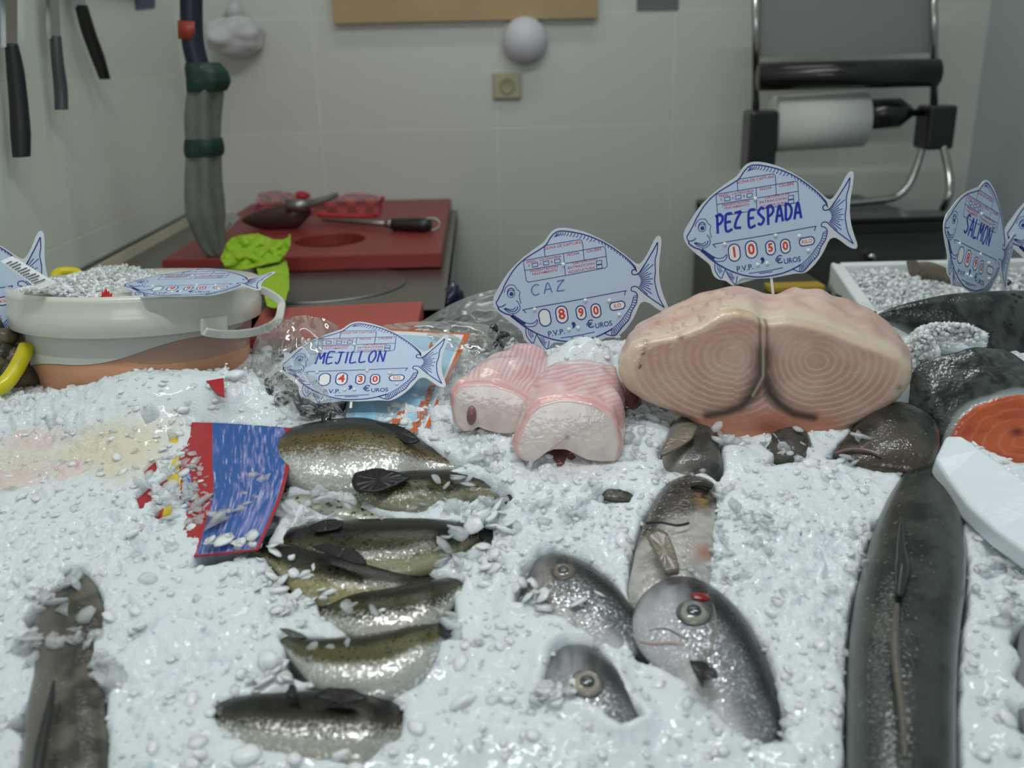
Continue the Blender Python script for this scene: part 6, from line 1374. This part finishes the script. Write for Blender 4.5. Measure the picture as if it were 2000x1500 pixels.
# dark steel cabinet below with slotted top
Ycb = 2.10; a = P(1560, 418, Ycb); b = P(1868, 408, Ycb); cz = P(1700, 408, Ycb + .3).z
cab = thing('steel_cabinet', 'dark steel cabinet with black ledges under the paper roll stand', 'cabinet', (a.x + .3, Ycb + .2, 0)); M_dst = mat('dark_steel', (.13, .13, .115), .4, .8, .1, 60, .15, 5)
xa = P(1470, 440, Ycb).x; xb = P(1866, 440, Ycb).x; yb_ = YW - .05
zt_ = P(1700, 405, Yr).z - .012
sbox('top', xa, xb, Ycb + .06, yb_, zt_ - .02, zt_, M_dst, cab, .003)
z1 = P(1750, 425, Ycb).z; z2 = P(1750, 455, Ycb).z
sbox('body', xa, xb - .0, Ycb + .02, yb_, .02, z2 - .0, M_dst, cab, .003)
sbox('upper_body', xa, xb, Ycb + .10, yb_, z2, zt_ - .02, M_dst, cab)
sbox('black_ledge', xa, xb + .005, Ycb - .01, Ycb + .10, z2 + .002, z2 + .022, M_blk2, cab, .002); sbox('black_ledge', xa, xb + .005, Ycb + .0, Ycb + .10, z2 + .027, z1, M_blk2, cab, .002)
lathe('knob', [(.006, 0), (.012, .008), (.010, .02), (0, .022)], P(1698, 500, Ycb + .018), M_chr, cab, 20, (0, -1, 0))
# yellow strip and dark crate behind the steak
yr_ = thing('bench', 'dark bench with a yellow front edge behind the pale steak', 'bench', P(1550, 590, 1.62)); a = P(1340, 552, 1.6); b = P(1606, 566, 1.6)
o = bm_obj('yellow_edge', box_bm(P(1498, 560, 1.6).x, b.x, 1.585, 1.62, P(1550, 568, 1.6).z, P(1550, 555, 1.6).z), mat('ochre_plastic', lin(170, 140, 50), .5), yr_); bevel(o, .003)
bm_obj('cabinet_body', box_bm(P(1470, 560, 1.6).x, b.x + .02, 1.59, 1.80, .0, P(1550, 569, 1.6).z), mat('dark_crate', (.05, .05, .045), .5), yr_)
bl_ = lump('navy_lump', P(872, 612, 1.70), .05, mat('navy_gap_shade', lin(34, 38, 62), .3, coat=.3), 1.2, None, 3, 4, .4, (.32, .6)); bl_.name = 'gap_shade_lump'; tag(bl_, 'narrow navy lump added as the shade in the gap beside the steel worktop', 'shade filler')  # added lump: shade of the gap beside the worktop put into its navy colour
# ================================================================ CAMERA, LIGHT
cam = bpy.data.cameras.new('camera'); co = bpy.data.objects.new('camera', cam); COL.objects.link(co); S.camera = co
co.matrix_world = Matrix.Translation(CAM) @ RM.to_4x4(); cam.sensor_width = 36; cam.lens = 36 * FPX / 2000; cam.clip_start = .02
cam.dof.use_dof = True; cam.dof.focus_distance = 1.12; cam.dof.aperture_fstop = 32.4 / 9; cam.dof.aperture_blades = 0
def area(name, loc, rot, sx, sy, e, c=(1, 1, 1)):
    l = bpy.data.lights.new(name, 'AREA'); l.shape = 'RECTANGLE'; l.size = sx; l.size_y = sy; l.energy = e; l.color = c; o = bpy.data.objects.new(name, l); COL.objects.link(o); o.location = loc; o.rotation_euler = rot; return o
# fluorescent tubes above the counter, daylight from the customer side
area('counter_lamp', (-.25, .55, 2.6), (math.radians(8), 0, 0), .9, .06, 13, (.94, .98, 1))
area('counter_lamp', (.55, .95, 2.6), (math.radians(0), 0, 0), .9, .06, 9.5, (.94, .98, 1))
area('shop_front_daylight', (0, -1.5, 1.75), (math.radians(80), 0, 0), 1.3, .5, 11, (.92, .97, 1))
area('back_lamp', (.2, 2.0, 2.85), (0, 0, 0), 1.4, .15, 6.4, (.98, 1, .97))
w = bpy.data.worlds.new('w'); S.world = w; w.use_nodes = True; w.node_tree.nodes['Background'].inputs[0].default_value = (.82, .9, 1, 1); w.node_tree.nodes['Background'].inputs[1].default_value = .12
S.view_settings.view_transform = 'Standard'; S.view_settings.look = 'None'; S.view_settings.exposure = -0.30; S.view_settings.gamma = 1; S.view_settings.use_curve_mapping = False
